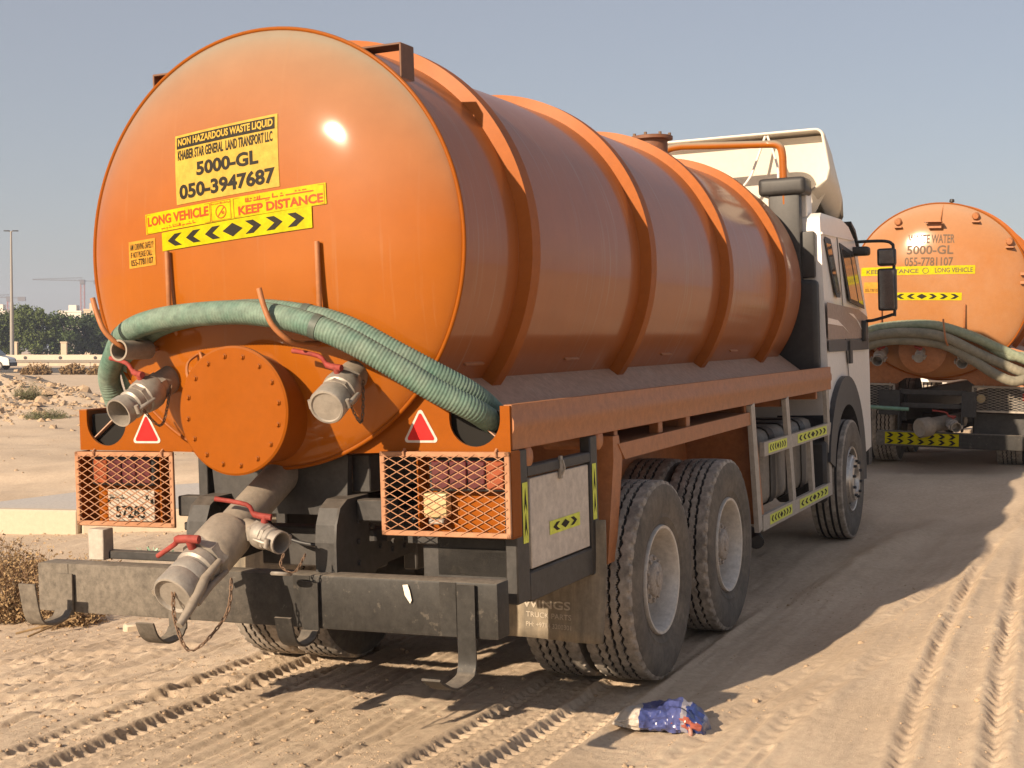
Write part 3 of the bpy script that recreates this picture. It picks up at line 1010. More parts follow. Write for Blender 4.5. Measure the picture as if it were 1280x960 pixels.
# rear plate with hose cut-outs
def plate_poly():
    p = [(1.21, 1.425), (1.21, 1.628), (1.163, 1.628)]
    for a in np.linspace(0, -math.pi, 17): p.append((1.037 + .126 * math.cos(a), 1.572 + .126 * math.sin(a)))
    p += [(.911, 1.62), (.86, 1.70), (.80, 1.76)]
    for a in np.linspace(R_(-40), R_(-71), 10): p.append((1.01 * math.cos(a), ZC + 1.01 * math.sin(a)))
    p += [(.33, 1.412), (.57, 1.418)]
    return p
for s in (1, -1):
    bm = B()
    prism(bm, [(s * u, v) for u, v in plate_poly()], lambda u, v, d: (u, d, v), -.008, .006)
    rp = new('rear_plate', bm, ORANGE_M, t1, 30)
    # warning triangle
    c = (.766, 1.527) if s > 0 else (-.783, 1.522)
    def tri(sc, rad):
        out = []
        for (px, pz) in ((-.083, -.062), (.083, -.062), (0, .087)):
            a0 = {-.083: 210, .083: 330, 0: 90}[px]
            for a in np.linspace(a0 - 60, a0 + 60, 6):
                out.append((c[0] + (px - math.copysign(rad, px) * (px != 0)) * sc + rad * math.cos(R_(a)), c[1] + (pz + (rad if pz < 0 else -rad)) * sc + rad * math.sin(R_(a))))
        return out
    tp = flat_polys([tri(1.0, .014)], lambda u, v: (u, -.0105, v), WHT, t1, 'warning_triangle')
    flat_polys([tri(.80, .008)], lambda u, v: (u, -.0125, v), REDT, tp, 'red_face')

# hose troughs and side rails
for s in (1, -1):
    bm = B()
    prism(bm, [(s * 1.205, 1.428), (s * 1.213, 1.432), (s * 1.213, 1.50), (s * 1.222, 1.52), (s * 1.222, 1.56), (s * 1.213, 1.58), (s * 1.213, 1.632), (s * 1.175, 1.632), (s * 1.175, 1.624), (s * 1.203, 1.624), (s * 1.203, 1.432)], lambda u, v, d: (u, d, v), .008, 7.02)
    new('side_rail', bm, ORANGE_BR, t1, 25)
    bm = B()
    prism(bm, [(s * .79, 1.755), (s * 1.20, 1.44), (s * 1.20, 1.434), (s * .79, 1.745)], lambda u, v, d: (u, d, v), .012, 6.85)
    new('tank_shelf', bm, TAUPE, t1, 25)
    for y in (1.2, 1.46, 2.75, 4.15, 5.3, 6.6):
        bm = B(); box(bm, *sorted((s * .6, s * 1.17)), y - .03, y + .03, 1.36, 1.428, bev=.004); new('outrigger_beam', bm, ORANGE_BR, t1)

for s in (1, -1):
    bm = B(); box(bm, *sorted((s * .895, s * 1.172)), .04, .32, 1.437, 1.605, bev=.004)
    new('trough_shade_block', bm, mat('trough_dark', (.006, .005, .004), .9, grime=0), t1)  # near-black block added to stand for the deep shade inside the trough

# ---- lamp cages
def cage(root, x0, x1, z0, z1, s, mesh_m, back_m):
    bm = B()
    f = .012
    for (a, b_, c, d) in ((x0, x1, z1 - f * 2, z1), (x0, x1, z0, z0 + f * 2), (x0, x0 + f * 2, z0, z1), (x1 - f * 2, x1, z0, z1)):
        box(bm, a, b_, -.062, -.045, c, d, bev=.003)
    fr = new('guard_frame', bm, mesh_m, root)
    bm = diamond_mesh(B(), x0 + .012, x1 - .012, z0 + .012, z1 - .012, -.064, 8, 9)
    new('wire_mesh', bm, mesh_m, fr, 0)
    bm = B()
    for x in (x0 + .13, x1 - .06):
        tube(bm, [(x, -.045, z1), (x, -.06, z1 + .012), (x, -.075, z1), (x, -.068, z1 - .02)], .005, 6)
    new('hinge_hook', bm, mesh_m, fr)
    # lamp box behind the mesh
    bm = B()
    xb0, xb1 = (x0 + .18, x1) if s > 0 else (x0, x1 - .09)
    box(bm, xb0, xb1, .05, .06, z0, z1 - .005)
    for (a, b_, c, d) in ((xb0, xb1, z0 - .004, z0 + .004), (xb0, xb0 + .006, z0, z1) , (xb1 - .006, xb1, z0, z1)):
        box(bm, a, b_, -.040, .05, c, d)
    new('lamp_box', bm, back_m, root)

cage(t1, .575, 1.225, 1.045, 1.428, 1, ORANGE_MESH, ORANGE_M)
cage(t1, -1.205, -.590, 1.045, 1.420, -1, ORANGE_MESH, ORANGE_M)
def tail_lamp(root, x0, x1, z0, z1, amber_right):
    bm = B(); box(bm, x0, x1, -.010, .049, z0, z1, bev=.008)
    h = new('tail_lamp', bm, BLACK, root)
    n = 4
    w = (x1 - x0 - .03) / n
    for k in range(n):
        bm = B()
        xa = x0 + .015 + w * k
        box(bm, xa + .003, xa + w - .003, -.022, -.0105, z0 + .012, z1 - .012, bev=.005)
        new('lens', bm, LENSO if k == (n - 1 if amber_right else 0) else LENSR, h)
tail_lamp(t1, .80, 1.195, 1.245, 1.395, True)
tail_lamp(t1, -1.14, -.745, 1.245, 1.388, False)
bm = B(); box(bm, .775, .895, -.03, .03, 1.125, 1.238, bev=.016, seg=2)
nl = new('number_lamp', bm, CREAML, t1)
bm = B(); box(bm, .80, .875, -.028, .02, 1.095, 1.122, bev=.006)
new('lamp_base', bm, ALU, nl)
bm = B(); box(bm, -1.065, -.772, -.004, .004, 1.062, 1.222, bev=.002)
npl = new('number_plate', bm, PLATE, t1); npl.location = (0, .02, 0)
flat_text('57283', lambda u, v: (-1.015 + .185 * u, -.0065, 1.078 + .062 * v), INK, npl, .02)
flat_text('X', lambda u, v: (-.83 + .03 * u, -.0065, 1.170 + .03 * v), INK, npl, .02)
flat_polys(strokes(3), lambda u, v: (-1.05 + .09 * u, -.0065, 1.165 + .04 * v), INK, npl, 'script')
bm = B()
for x, z in ((-1.055, 1.165), (-.785, 1.165)): box(bm, x - .008, x + .008, -.008, -.0045, z - .012, z + .012)
new('plate_clip', bm, INK, npl)

# ---- signs on the round end
def sign(root, name, quad, m, off=.003, zc=ZC):
    return sheet(on_dish(quad, off, zc), m, root, name, 14, 8)
Q1 = ((-.377, 2.601), (.205, 2.646), (.182, 2.983), (-.402, 2.930))
s1 = sign(t1, 'waste_sign', Q1, YELS)
qb = sub(Q1, .02, .975, .80, .965)
sheet(on_dish(qb, .0045), INK, s1, 'dark_band', 14, 3)
flat_text('NON HAZARDOUS WASTE LIQUID', on_dish(sub(Q1, .035, .96, .82, .945), .006), YELS, s1, .035)
flat_text('KHAIBER STAR GENERAL  LAND TRANSPORT LLC', on_dish(sub(Q1, .03, .955, .63, .775), .0045), INK, s1, .028)
flat_text('5000-GL', on_dish(sub(Q1, .22, .82, .36, .56), .0045), INK, s1, .038)
flat_text('050-3947687', on_dish(sub(Q1, .035, .965, .06, .28), .0045), INK, s1, .038)
Q2 = ((-.575, 2.475), (.443, 2.552), (.438, 2.648), (-.582, 2.570))
s2 = sign(t1, 'distance_sign', Q2, YEL, .005)
flat_text('LONG VEHICLE', on_dish(sub(Q2, .015, .385, .36, .84), .0065), REDINK, s2, .034)
flat_polys(strokes(5), on_dish(sub(Q2, .10, .31, .06, .30), .0065), REDINK, s2, 'script')
flat_text('KEEP DISTANCE', on_dish(sub(Q2, .55, .985, .10, .54), .0065), REDINK, s2, .034)
flat_polys(strokes(12), on_dish(sub(Q2, .59, .955, .60, .92), .0065), REDINK, s2, 'script')
def outline(q, u0, u1, v0, v1, w, h):
    return [[(u0, v0), (u1, v0), (u1, v0 + h), (u0, v0 + h)], [(u0, v1 - h), (u1, v1 - h), (u1, v1), (u0, v1)], [(u0, v0), (u0 + w, v0), (u0 + w, v1), (u0, v1)], [(u1 - w, v0), (u1, v0), (u1, v1), (u1 - w, v1)]]
flat_polys(outline(Q2, .006, .395, .03, .95, .002, .018) + outline(Q2, .40, .51, .03, .97, .002, .018) + outline(Q2, .525, .993, .03, .95, .002, .018), on_dish(Q2, .0068), REDINK, s2, 'sign_border')
ring = [[(.455 + .030 * r0 * math.cos(a), .44 + .33 * r0 * math.sin(a)) for (r0, a) in ((1, R_(k * 15)), (1, R_(k * 15 + 15)), (.86, R_(k * 15 + 15)), (.86, R_(k * 15)))] for k in range(24)]
ring.append([(.433, .22), (.437, .20), (.477, .66), (.473, .68)])
flat_polys(ring, on_dish(Q2, .0068), REDINK, s2, 'emblem')
flat_text('90', on_dish(sub(Q2, .457, .473, .30, .46), .0068), REDINK, s2, .01)
flat_polys(strokes(8), on_dish(sub(Q2, .405, .505, .80, .93), .0068), REDINK, s2, 'script')
Q3 = ((-.469, 2.389), (.372, 2.449), (.369, 2.546), (-.471, 2.476))
s3 = sign(t1, 'chevron_sign', Q3, YEL, .007)
flat_polys(chevrons(3), on_dish(sub(Q3, .03, .97, .05, .95), .0085), INK, s3, 'chevron')
Q4 = ((-.705, 2.318), (-.520, 2.328), (-.520, 2.457), (-.705, 2.447))
s4 = sign(t1, 'safety_sticker', Q4, YELO, .003)
flat_text('AM I DRIVING SAFELY?', on_dish(sub(Q4, .06, .94, .66, .9), .0045), INK, s4, .006)
flat_text('IF NOT PLEASE CALL :', on_dish(sub(Q4, .08, .92, .38, .6), .0045), INK, s4, .006)
flat_text('055-7781107', on_dish(sub(Q4, .08, .92, .08, .32), .0045), INK, s4, .015)

# ---- hose rods and hooks on the round end
for x in (-.43, .40):
    bm = B()
    yb = dish_y(x, 2.10)
    tube(bm, [(x + .008, yb + .03, 1.98), (x + .006, yb - .035, 2.06), (x, yb - .03, 2.385)], .0125, 10)
    new('hose_rod', bm, ORANGE_BR, t1, 50)
for x, sx, zt in ((-.56, -.085, 2.17), (.36, -.085, 2.175)):
    bm = B()
    tube(bm, spline([(x, -.15, 1.93), (x, -.35, 1.93), (x - .005, -.44, 1.945), (x + sx * .6, -.49, 2.01), (x + sx, -.50, 2.09), (x + sx * 1.25, -.505, zt)], 6), .0125, 10)
    new('hose_hook', bm, ORANGE_BR, t1, 50)
bm = B()
lathe(bm, [(.045, .20), (.045, .0), (.050, -.002), (.050, -.01), (.041, -.01), (.040, .15)], (-.56, -.455, 1.925), (0, 1, 0), 28)
new('pipe_socket', bm, GALV, t1, 40)

# ---- valves
coupling(t1, (-.505, -.14, 1.79), (-.545, -.50, 1.635), .070, False, handle_dir=-1, chain=True)
coupling(t1, (.51, -.14, 1.79), (.548, -.46, 1.65), .072, True, handle_dir=-1, chain=True)

# ---- sump plate, main outlet pipe
bm = B()
prism(bm, [(-.40, 1.18), (-.36, 1.12), (.36, 1.12), (.35, 1.22), (.36, 1.40), (.30, 1.42), (-.30, 1.42), (-.42, 1.40)], lambda u, v, d: (u, d, v), .02, .06)
new('sump_plate', bm, BLACKP, t1, 25)
P0 = Vector((0.0, .06, 1.335)); P1 = Vector((-.01, -.52, 1.035)); P2 = Vector((-.015, -.86, .855))
ax = (P2 - P0).normalized()
bm = B(); tube(bm, [P0, P1], .084, 32)
op = new('outlet_pipe', bm, GALV, t1, 50)
L_ = (P2 - P0).length
bm = B()
lathe(bm, [(.085, .52), (.108, .535), (.112, .55), (.112, .70), (.100, .725), (.094, .73)], P0, ax, 36)
new('reducer', bm, GALV, op, 30)
bm = B()
lathe(bm, [(.085, .71), (.108, .715), (.108, .765), (.085, .77)], P0, ax, 8)
lathe(bm, [(.086, .76), (.097, .78), (.097, .82), (.086, .83), (.086, .86)], P0, ax, 32)
new('ball_valve', bm, ALU, op, 25)
bm = B()
lathe(bm, [(.085, .84), (.093, .85), (.095, .90), (.091, .91), (.095, .92), (.096, .99), (.092, 1.005), (.084, 1.008), (.078, .992), (0, .992)], P0, ax, 36)
ocap = new('dust_cap', bm, ALU, op, 30)
side = Vector((0, 0, 1)).cross(ax).normalized(); upv = ax.cross(side).normalized()
bm = B()
pc = P0 + ax * .93 + side * .103
tube(bm, [pc + upv * .02 - ax * .16, pc + upv * .015 - ax * .04, pc + upv * .0, pc - upv * .03 + ax * .10, pc - upv * .05 + ax * .20], [.014, .020, .024, .021, .016], 10)
tube(bm, [pc - upv * .05 - ax * .18, pc - upv * .035 - ax * .06, pc - upv * .045 + ax * .06], [.010, .016, .014], 8)
new('cam_arm', bm, GALV, op, 50)
bm = B()
pc2 = P0 + ax * .93 - side * .103
tube(bm, [pc2 - ax * .15, pc2 + ax * .06], [.012, .018], 8)
new('cam_arm', bm, GALV, op, 50)
make_chain(op, [P0 + ax * .995 + Vector((0, 0, .02)), P0 + ax * 1.03 + Vector((.03, 0, -.09)), P0 + ax * .98 + Vector((.09, -.02, -.24)), P0 + ax * .85 + Vector((.17, 0, -.17)), P0 + ax * .78 + Vector((.16, 0, -.05))], .021)
bm = B()
hb = P0 + ax * .79 + upv * .10
tube(bm, [hb - upv * .02, hb + upv * .04], .018, 8)
dd = (-side * .95 + ax * .1).normalized()
tube(bm, spline([hb + upv * .04 + dd * -.05, hb + upv * .045 + dd * .05, hb + upv * .02 + dd * .08, hb - upv * .04 + dd * .19], 4), [.019] * 6 + [.012] * 7, 8)
new('handle', bm, REDP, op, 50)
# branch valve
bb = P0 + ax * .50 + side * .06
bt = bb + side * .235 - ax * .0 + Vector((0, -.06, -.05))
br = coupling(t1, bb, bt, .052, False, name='branch_valve', hvec=(-.95, -.25, .12))
make_chain(br, [bt + Vector((.01, 0, -.05)), bt + Vector((0, -.01, -.10)), bt + Vector((.05, .02, -.13)), bt + Vector((.06, .1, -.06))], .015)
bm = B()
lathe(bm, [(.045, 0), (.05, .008), (.045, .016), (0, .017)], (bt.x - .02, bt.y + .02, .905), (0, .2, 1), 20)
new('loose_cap', bm, ALU, br, 40)

# ---- chassis
for s in (1, -1):
    bm = B()
    x = s * .41
    # tow horn with rounded rear flange
    prof = [(-.20, .72), (-.20, 1.02), (-.19, 1.10), (-.155, 1.175), (-.09, 1.21), (.10, 1.215)]
    pts = [(y, z) for y, z in prof]
    poly = pts + [(.10, .99), (.55, .93), (.55, .88), (.18, .86), (.10, .80), (.05, .72)]
    prism(bm, poly, lambda u, v, d: (d, u, v), x - s * .006, x + s * .006)
    fl = []
    for (y0, z0), (y1, z1) in zip(prof, prof[1:]):
        d = Vector((0, y1 - y0, z1 - z0)); nrm = Vector((0, d.z, -d.y)).normalized() * .010
        xa, xb = sorted((x - s * .105, x - s * .0061))
        v = [bm.verts.new(p) for p in ((xa, y0, z0), (xb, y0, z0), (xb, y1, z1), (xa, y1, z1))]
        w = [bm.verts.new(Vector(q_.co) + nrm) for q_ in v]
        for f in ((0, 1, 2, 3), (7, 6, 5, 4), (0, 4, 5, 1), (1, 5, 6, 2), (2, 6, 7, 3), (3, 7, 4, 0)):
            bm.faces.new([(v + w)[i] for i in f])
    bmesh.ops.recalc_face_normals(bm, faces=bm.faces)
    horn = new('tow_horn', bm, BLACKP, t1, 45)
    for (y, z) in ((.0, 1.10), (.0, 1.0), (.0, .90), (.07, 1.10), (.12, 1.06), (.2, .95), (.32, .92), (.32, .96), (.44, .92)):
        bm = B(); lathe(bm, [(.014, 0), (.014, .012), (0, .012)], (x + s * .006, y, z), (s, 0, 0), 6)
        new('bolt', bm, BLACKP, horn)
    bm = B()
    box(bm, *sorted((s * .34, s * .42)), .56, 8.6, .78, 1.06, bev=.008)
    box(bm, *sorted((s * .33, s * .43)), .10, 6.9, 1.22, 1.40, bev=.006)
    box(bm, *sorted((s * .42, s * .60)), -.02, .06, 1.10, 1.20, bev=.006)
    new('frame_rail', bm, BLACKP, t1)
for y in (.3, 1.1, 2.5, 3.9, 5.2):
    bm = B(); box(bm, -.335, .335, y, y + .12, .82, 1.02, bev=.01); new('cross_member', bm, BLACKP, t1)
for y in (1.835, 3.24):
    bm = B()
    lathe(bm, [(0, -.95), (.07, -.95), (.075, -.25), (.16, -.17), (.19, 0), (.16, .17), (.075, .25), (.07, .95), (0, .95)], (0, y, .56), (1, 0, 0), 20)
    new('axle', bm, BLACKP, t1)
bm = B(); lathe(bm, [(0, -1.0), (.06, -1.0), (.06, 1.0), (0, 1.0)], (0, 7.66, .50), (1, 0, 0), 14); new('axle', bm, BLACKP, t1)
for s in (1, -1):
    bm = B()
    box(bm, *sorted((s * .50, s * .58)), 1.4, 3.7, .72, .80, bev=.02)
    box(bm, *sorted((s * .50, s * .58)), 1.9, 3.2, .80, .88, bev=.02)
    new('leaf_spring', bm, BLACKP, t1)

# rear bumper beam
bm = B()
box(bm, -1.255, 1.255, -.285, -.165, .645, .888, bev=.012, seg=2)
bumper = new('rear_bumper', bm, BUMPER, t1, 50)
for x0, x1 in ((-1.258, -1.07), (.98, 1.06), (.235, .325)):
    bm = B(); box(bm, x0, x1, -.289, -.286, .65, .885, bev=.001); new('weld_plate', bm, BUMPER, bumper)
for x in (-.36, .36, -.99):
    bm = B(); box(bm, x - .05, x + .05, -.164, -.02, .66, .83, bev=.006); new('bumper_stay', bm, BLACKP, bumper)
PAINTCHIP = mat('white_paint_chip', (.7, .64, .55), .6)
flat_polys([[(.805, .865), (.83, .868), (.84, .84), (.848, .80), (.84, .785), (.815, .82)]], lambda u, v: (u, -.2965, v), PAINTCHIP, bumper, 'paint_mark')

def jhook(x, z0, drop, out, w=.085, tip=.12):
    pts = [(x, -.302, z0), (x, -.305, .66), (x, -.305, .66 - drop * .55)]
    cz = .66 - drop
    pts += [(x, -.315, cz + .03), (x, -.345, cz), (x, -.305 - out * .55, cz - .01), (x, -.305 - out * .85, cz + .03), (x, -.305 - out, cz + tip)]
    bm = B(); ribbon(bm, spline(pts, 4), w, .010)
    return new('hose_hook_bar', bm, BUMPER, bumper, 50)
jhook(-1.08, .84, .03, .25, .10, .20)
jhook(-.40, .72, .08, .24, .10, .10)
jhook(.335, .86, .05, .22, .085, .13)
jhook(1.115, .88, .17, .34, .085, .06)

for ctrl, rr_ in (([(.46, .45, 1.08), (.52, .42, 1.0), (.62, .40, .97), (.72, .42, 1.0), (.80, .45, 1.08)], .011), ([(.45, .5, 1.12), (.60, .40, 1.02), (.75, .5, 1.0), (.9, .8, 1.1)], .009), ([(-.3, .25, 1.1), (-.1, .18, .98), (.15, .22, .95), (.32, .3, 1.08)], .010)):
    bm = B(); tube(bm, spline(ctrl, 7), rr_, 8); new('air_line', bm, BLACKG, t1, 60)
# post and strut at the left
bm = B(); box(bm, -1.05, -.955, -.16, -.08, .888, 1.042, bev=.004); new('cage_post', bm, GUARDP, t1)
bm = B(); box(bm, -.975, -.50, -.12, -.06, .89, .93, bev=.004, mtx=None); new('cage_strut', bm, BLACKP, t1)
bm = B(); box(bm, -.50, -.445, .02, .08, 1.06, 1.41, bev=.004); new('plate_post', bm, BLACKP, t1)
bm = B(); box(bm, -.62, -.42, .05, .10, 1.02, 1.06, bev=.004); new('plate_rail', bm, BLACKP, t1)

# right: lamp bracket and mudflap
bm = B(); box(bm, .775, 1.188, .10, .13, .842, 1.02, bev=.004); new('mudflap_holder', bm, BUMPER, t1)
bm = B(); box(bm, .60, 1.19, .135, .19, .98, 1.03, bev=.004); new('lamp_bar', bm, BLACKP, t1)
def flapf(side):
    def f(u, v):
        x = (.56 + .70 * u) if side > 0 else (-1.26 + .70 * u)
        z = .375 + .62 * v
        y = 1.03 + .035 * math.sin(u * 5 + v * 2) * (1 - v) - .05 * (1 - v) ** 2
        return (x, y, z)
    return f
for s in (1, -1):
    fl = sheet(flapf(s), FLAP, t1, 'mudflap', 18, 10)
    sol = fl.modifiers.new('thickness', 'SOLIDIFY'); sol.thickness = .012; sol.offset = 1 if s else 0
    if s > 0:
        def ff(u0, u1, v0, v1):
            g = flapf(1)
            def h(u, v):
                p = g(u0 + (u1 - u0) * u, v0 + (v1 - v0) * v); return (p[0], p[1] - .016, p[2])
            return h
        flat_text('WINGS', ff(.33, .74, .255, .325), FLAPINK, fl, .02)
        flat_text('TRUCK PARTS', ff(.36, .75, .175, .22), FLAPINK, fl, .01)
        flat_text('PH: +9714 3200301', ff(.36, .75, .095, .135), FLAPINK, fl, .006)

# side tool board in its black frame
bm = B()
xo, xi = 1.208, 1.15
for (a, b_, c, d) in ((.035, .175, .735, 1.425), (.97, 1.07, .72, 1.425), (.175, .97, 1.295, 1.345), (.175, .97, .725, .86)):
    box(bm, xi, xo, a, b_, c, d, bev=.006)
box(bm, .7, 1.15, .10, .14, .74, .98, bev=.004)
tf = new('board_frame', bm, BLACKP, t1)
bm = B(); box(bm, 1.165, 1.196, .225, .965, .868, 1.285, bev=.004)
bd = new('tool_board', bm, BOARD, tf)
def side_fn(y0, y1, z0, z1, x, sk=0.0):
    return lambda u, v: (x, y0 + (y1 - y0) * u, z0 + (z1 - z0) * v + sk * u)
sheet(side_fn(.44, .83, .995, 1.06, 1.1985), YELG, bd, 'chevron_strip', 2, 2)
flat_polys(chevrons(1), side_fn(.47, .80, 1.0, 1.055, 1.2), INK, bd, 'chevron')
for (a, b_, c, d) in ((.105, .165, 1.00, 1.275), (.985, 1.04, 1.00, 1.285)):
    stp = sheet(side_fn(a, b_, c, d, 1.2105), YELG, tf, 'reflective_strip', 2, 2)
    flat_polys([[(.2, .5), (.5, .92), (.8, .5), (.5, .65)], [(.2, .1), (.5, .5), (.8, .1), (.5, .25)]], side_fn(a, b_, c, d, 1.212), INK, stp, 'chevron')
bm = B(); box(bm, 1.2, 1.215, .56, .585, 1.25, 1.36, bev=.002); tube(bm, [(1.22, .57, 1.34), (1.23, .57, 1.30), (1.215, .57, 1.27)], .006, 6)
new('hasp', bm, ALU, tf)
for y, z in ((.21, 1.385), (1.13, 1.40)):
    bm = B(); lathe(bm, [(0, -.3), (.055, -.3), (.055, -.004), (.045, .004), (0, .005)], (1.20, y, z), (1, 0, 0), 24)
    new('outrigger_end', bm, ORANGE_BR, t1, 40)

# mudguards over the rear wheels
for s in (1, -1):
    def g(u, v, d): return (s * d, u, v)
    bm = B()
    prism(bm, [(1.40, 1.355), (4.27, 1.375), (4.30, 1.30), (4.285, 1.285), (1.50, 1.265)], g, .62, 1.205)
    mg = new('mudguard', bm, ORANGE_BR, t1, 25)
    bm = B()
    prism(bm, [(1.33, 1.40), (1.42, 1.40), (1.47, 1.27), (1.33, .74), (1.20, .74), (1.33, 1.27)], g, .66, 1.20)
    new('mudguard_leg', bm, ORANGE_BR, mg, 25)
    bm = B()
    prism(bm, [(4.28, 1.30), (4.335, 1.30), (4.535, .53), (4.48, .53)], g, .66, 1.20)
    new('mudguard_leg', bm, ORANGE_BR, mg, 25)
    for y in (2.2, 2.75, 4.16):
        bm = B(); box(bm, *sorted((s * 1.12, s * 1.18)), y - .04, y + .04, 1.36, 1.43, bev=.004); new('mudguard_stay', bm, ORANGE_BR, mg)
    bm = B(); box(bm, *sorted((s * .66, s * .67)), 1.3, 4.4, .98, 1.30); new('splash_plate', bm, ORANGE_BR, mg)

# side guards
def bar_yz(bm, p0, p1, w, x0, x1):
    d = Vector((0, p1[0] - p0[0], p1[1] - p0[1])).normalized(); n_ = Vector((0, -d.z, d.y)) * w / 2
    pts = [Vector((0, *p0)) + n_, Vector((0, *p1)) + n_, Vector((0, *p1)) - n_, Vector((0, *p0)) - n_]
    prism(bm, [(p.y, p.z) for p in pts], lambda u, v, dd_: (dd_, u, v), x0, x1)
for s in (1, -1):
    e = empty('side_guard', None, t1) if False else None
    xa, xb = (1.185, 1.22) if s > 0 else (-1.22, -1.185)
    bm = B()
    bar_yz(bm, (4.50, 1.082), (6.95, 1.082), .105, xa, xb)
    sg = new('side_guard', bm, GUARDP, t1, 25)
    bm = B(); bar_yz(bm, (4.42, .545), (6.95, .545), .115, xa, xb); new('guard_rail', bm, GUARDP, sg, 25)
    for p0, p1 in (((4.21, 1.43), (4.36, .50)), ((5.28, 1.43), (5.47, .60)), ((6.84, 1.43), (6.92, .60)), ((6.13, 1.03), (6.20, .60))):
        bm = B(); bar_yz(bm, p0, p1, .105 if p0[1] > 1.1 else .09, xa - .004 if s > 0 else xa, xb - .004 if s > 0 else xb); new('guard_post', bm, GUARDP, sg, 25)
    if s > 0:
        for y0, y1, z0 in ((4.62, 5.22, 1.045), (5.60, 6.75, 1.045), (4.62, 5.35, .51), (5.62, 6.75, .51)):
            st = sheet(side_fn(y0, y1, z0, z0 + .075, 1.2215), YELG, sg, 'chevron_strip', 2, 2)
            flat_polys(chevrons(3), side_fn(y0 + .03, y1 - .03, z0 + .005, z0 + .07, 1.2225), INK, st, 'chevron')

# fuel tank and other gear between the axles
for s in (1, -1):
    bm = B()
    box(bm, *sorted((s * .50, s * 1.10)), 4.85, 6.75, .60, 1.20, bev=.11, seg=4)
    ft = new('fuel_tank', bm, mat('grey_fuel_tank', (.16, .145, .13), .5, dust=.5, dust_glare_col=(.3, .25, .19), dscale=4, up_dust_glare=.6), t1, 50)
    for y in (5.2, 5.75, 6.3):
        bm = B(); box(bm, *sorted((s * .49, s * 1.11)), y - .03, y + .03, .59, 1.21, bev=.115, seg=4); new('tank_strap', bm, BLACKP, ft, 50)
bm = B(); tube(bm, spline([(.75, 5.0, .50), (.95, 4.7, .48), (1.10, 4.55, .44), (1.16, 4.45, .40)], 5), .055, 16); new('exhaust_pipe', bm, BLACK, t1, 50)
bm = B(); box(bm, -.6, .6, 4.6, 6.6, .70, .95, bev=.05); new('gearbox', bm, BLACKP, t1)
bm = B(); tube(bm, [(.2, 2.0, .62), (.1, 5.0, .80)], .06, 12); new('drive_shaft', bm, BLACKP, t1, 50)

# wheels
for y, rr in ((1.835, .1), (3.24, .45)):
    for s in (1, -1):
        wheel(t1, s * 1.145, y, 'rear', rot=rr * 2)
        inner_tyre(t1, s * .80, y, rot=rr + .2)
for s in (1, -1): wheel(t1, s * 1.125, 7.66, 'front', rot=.4)

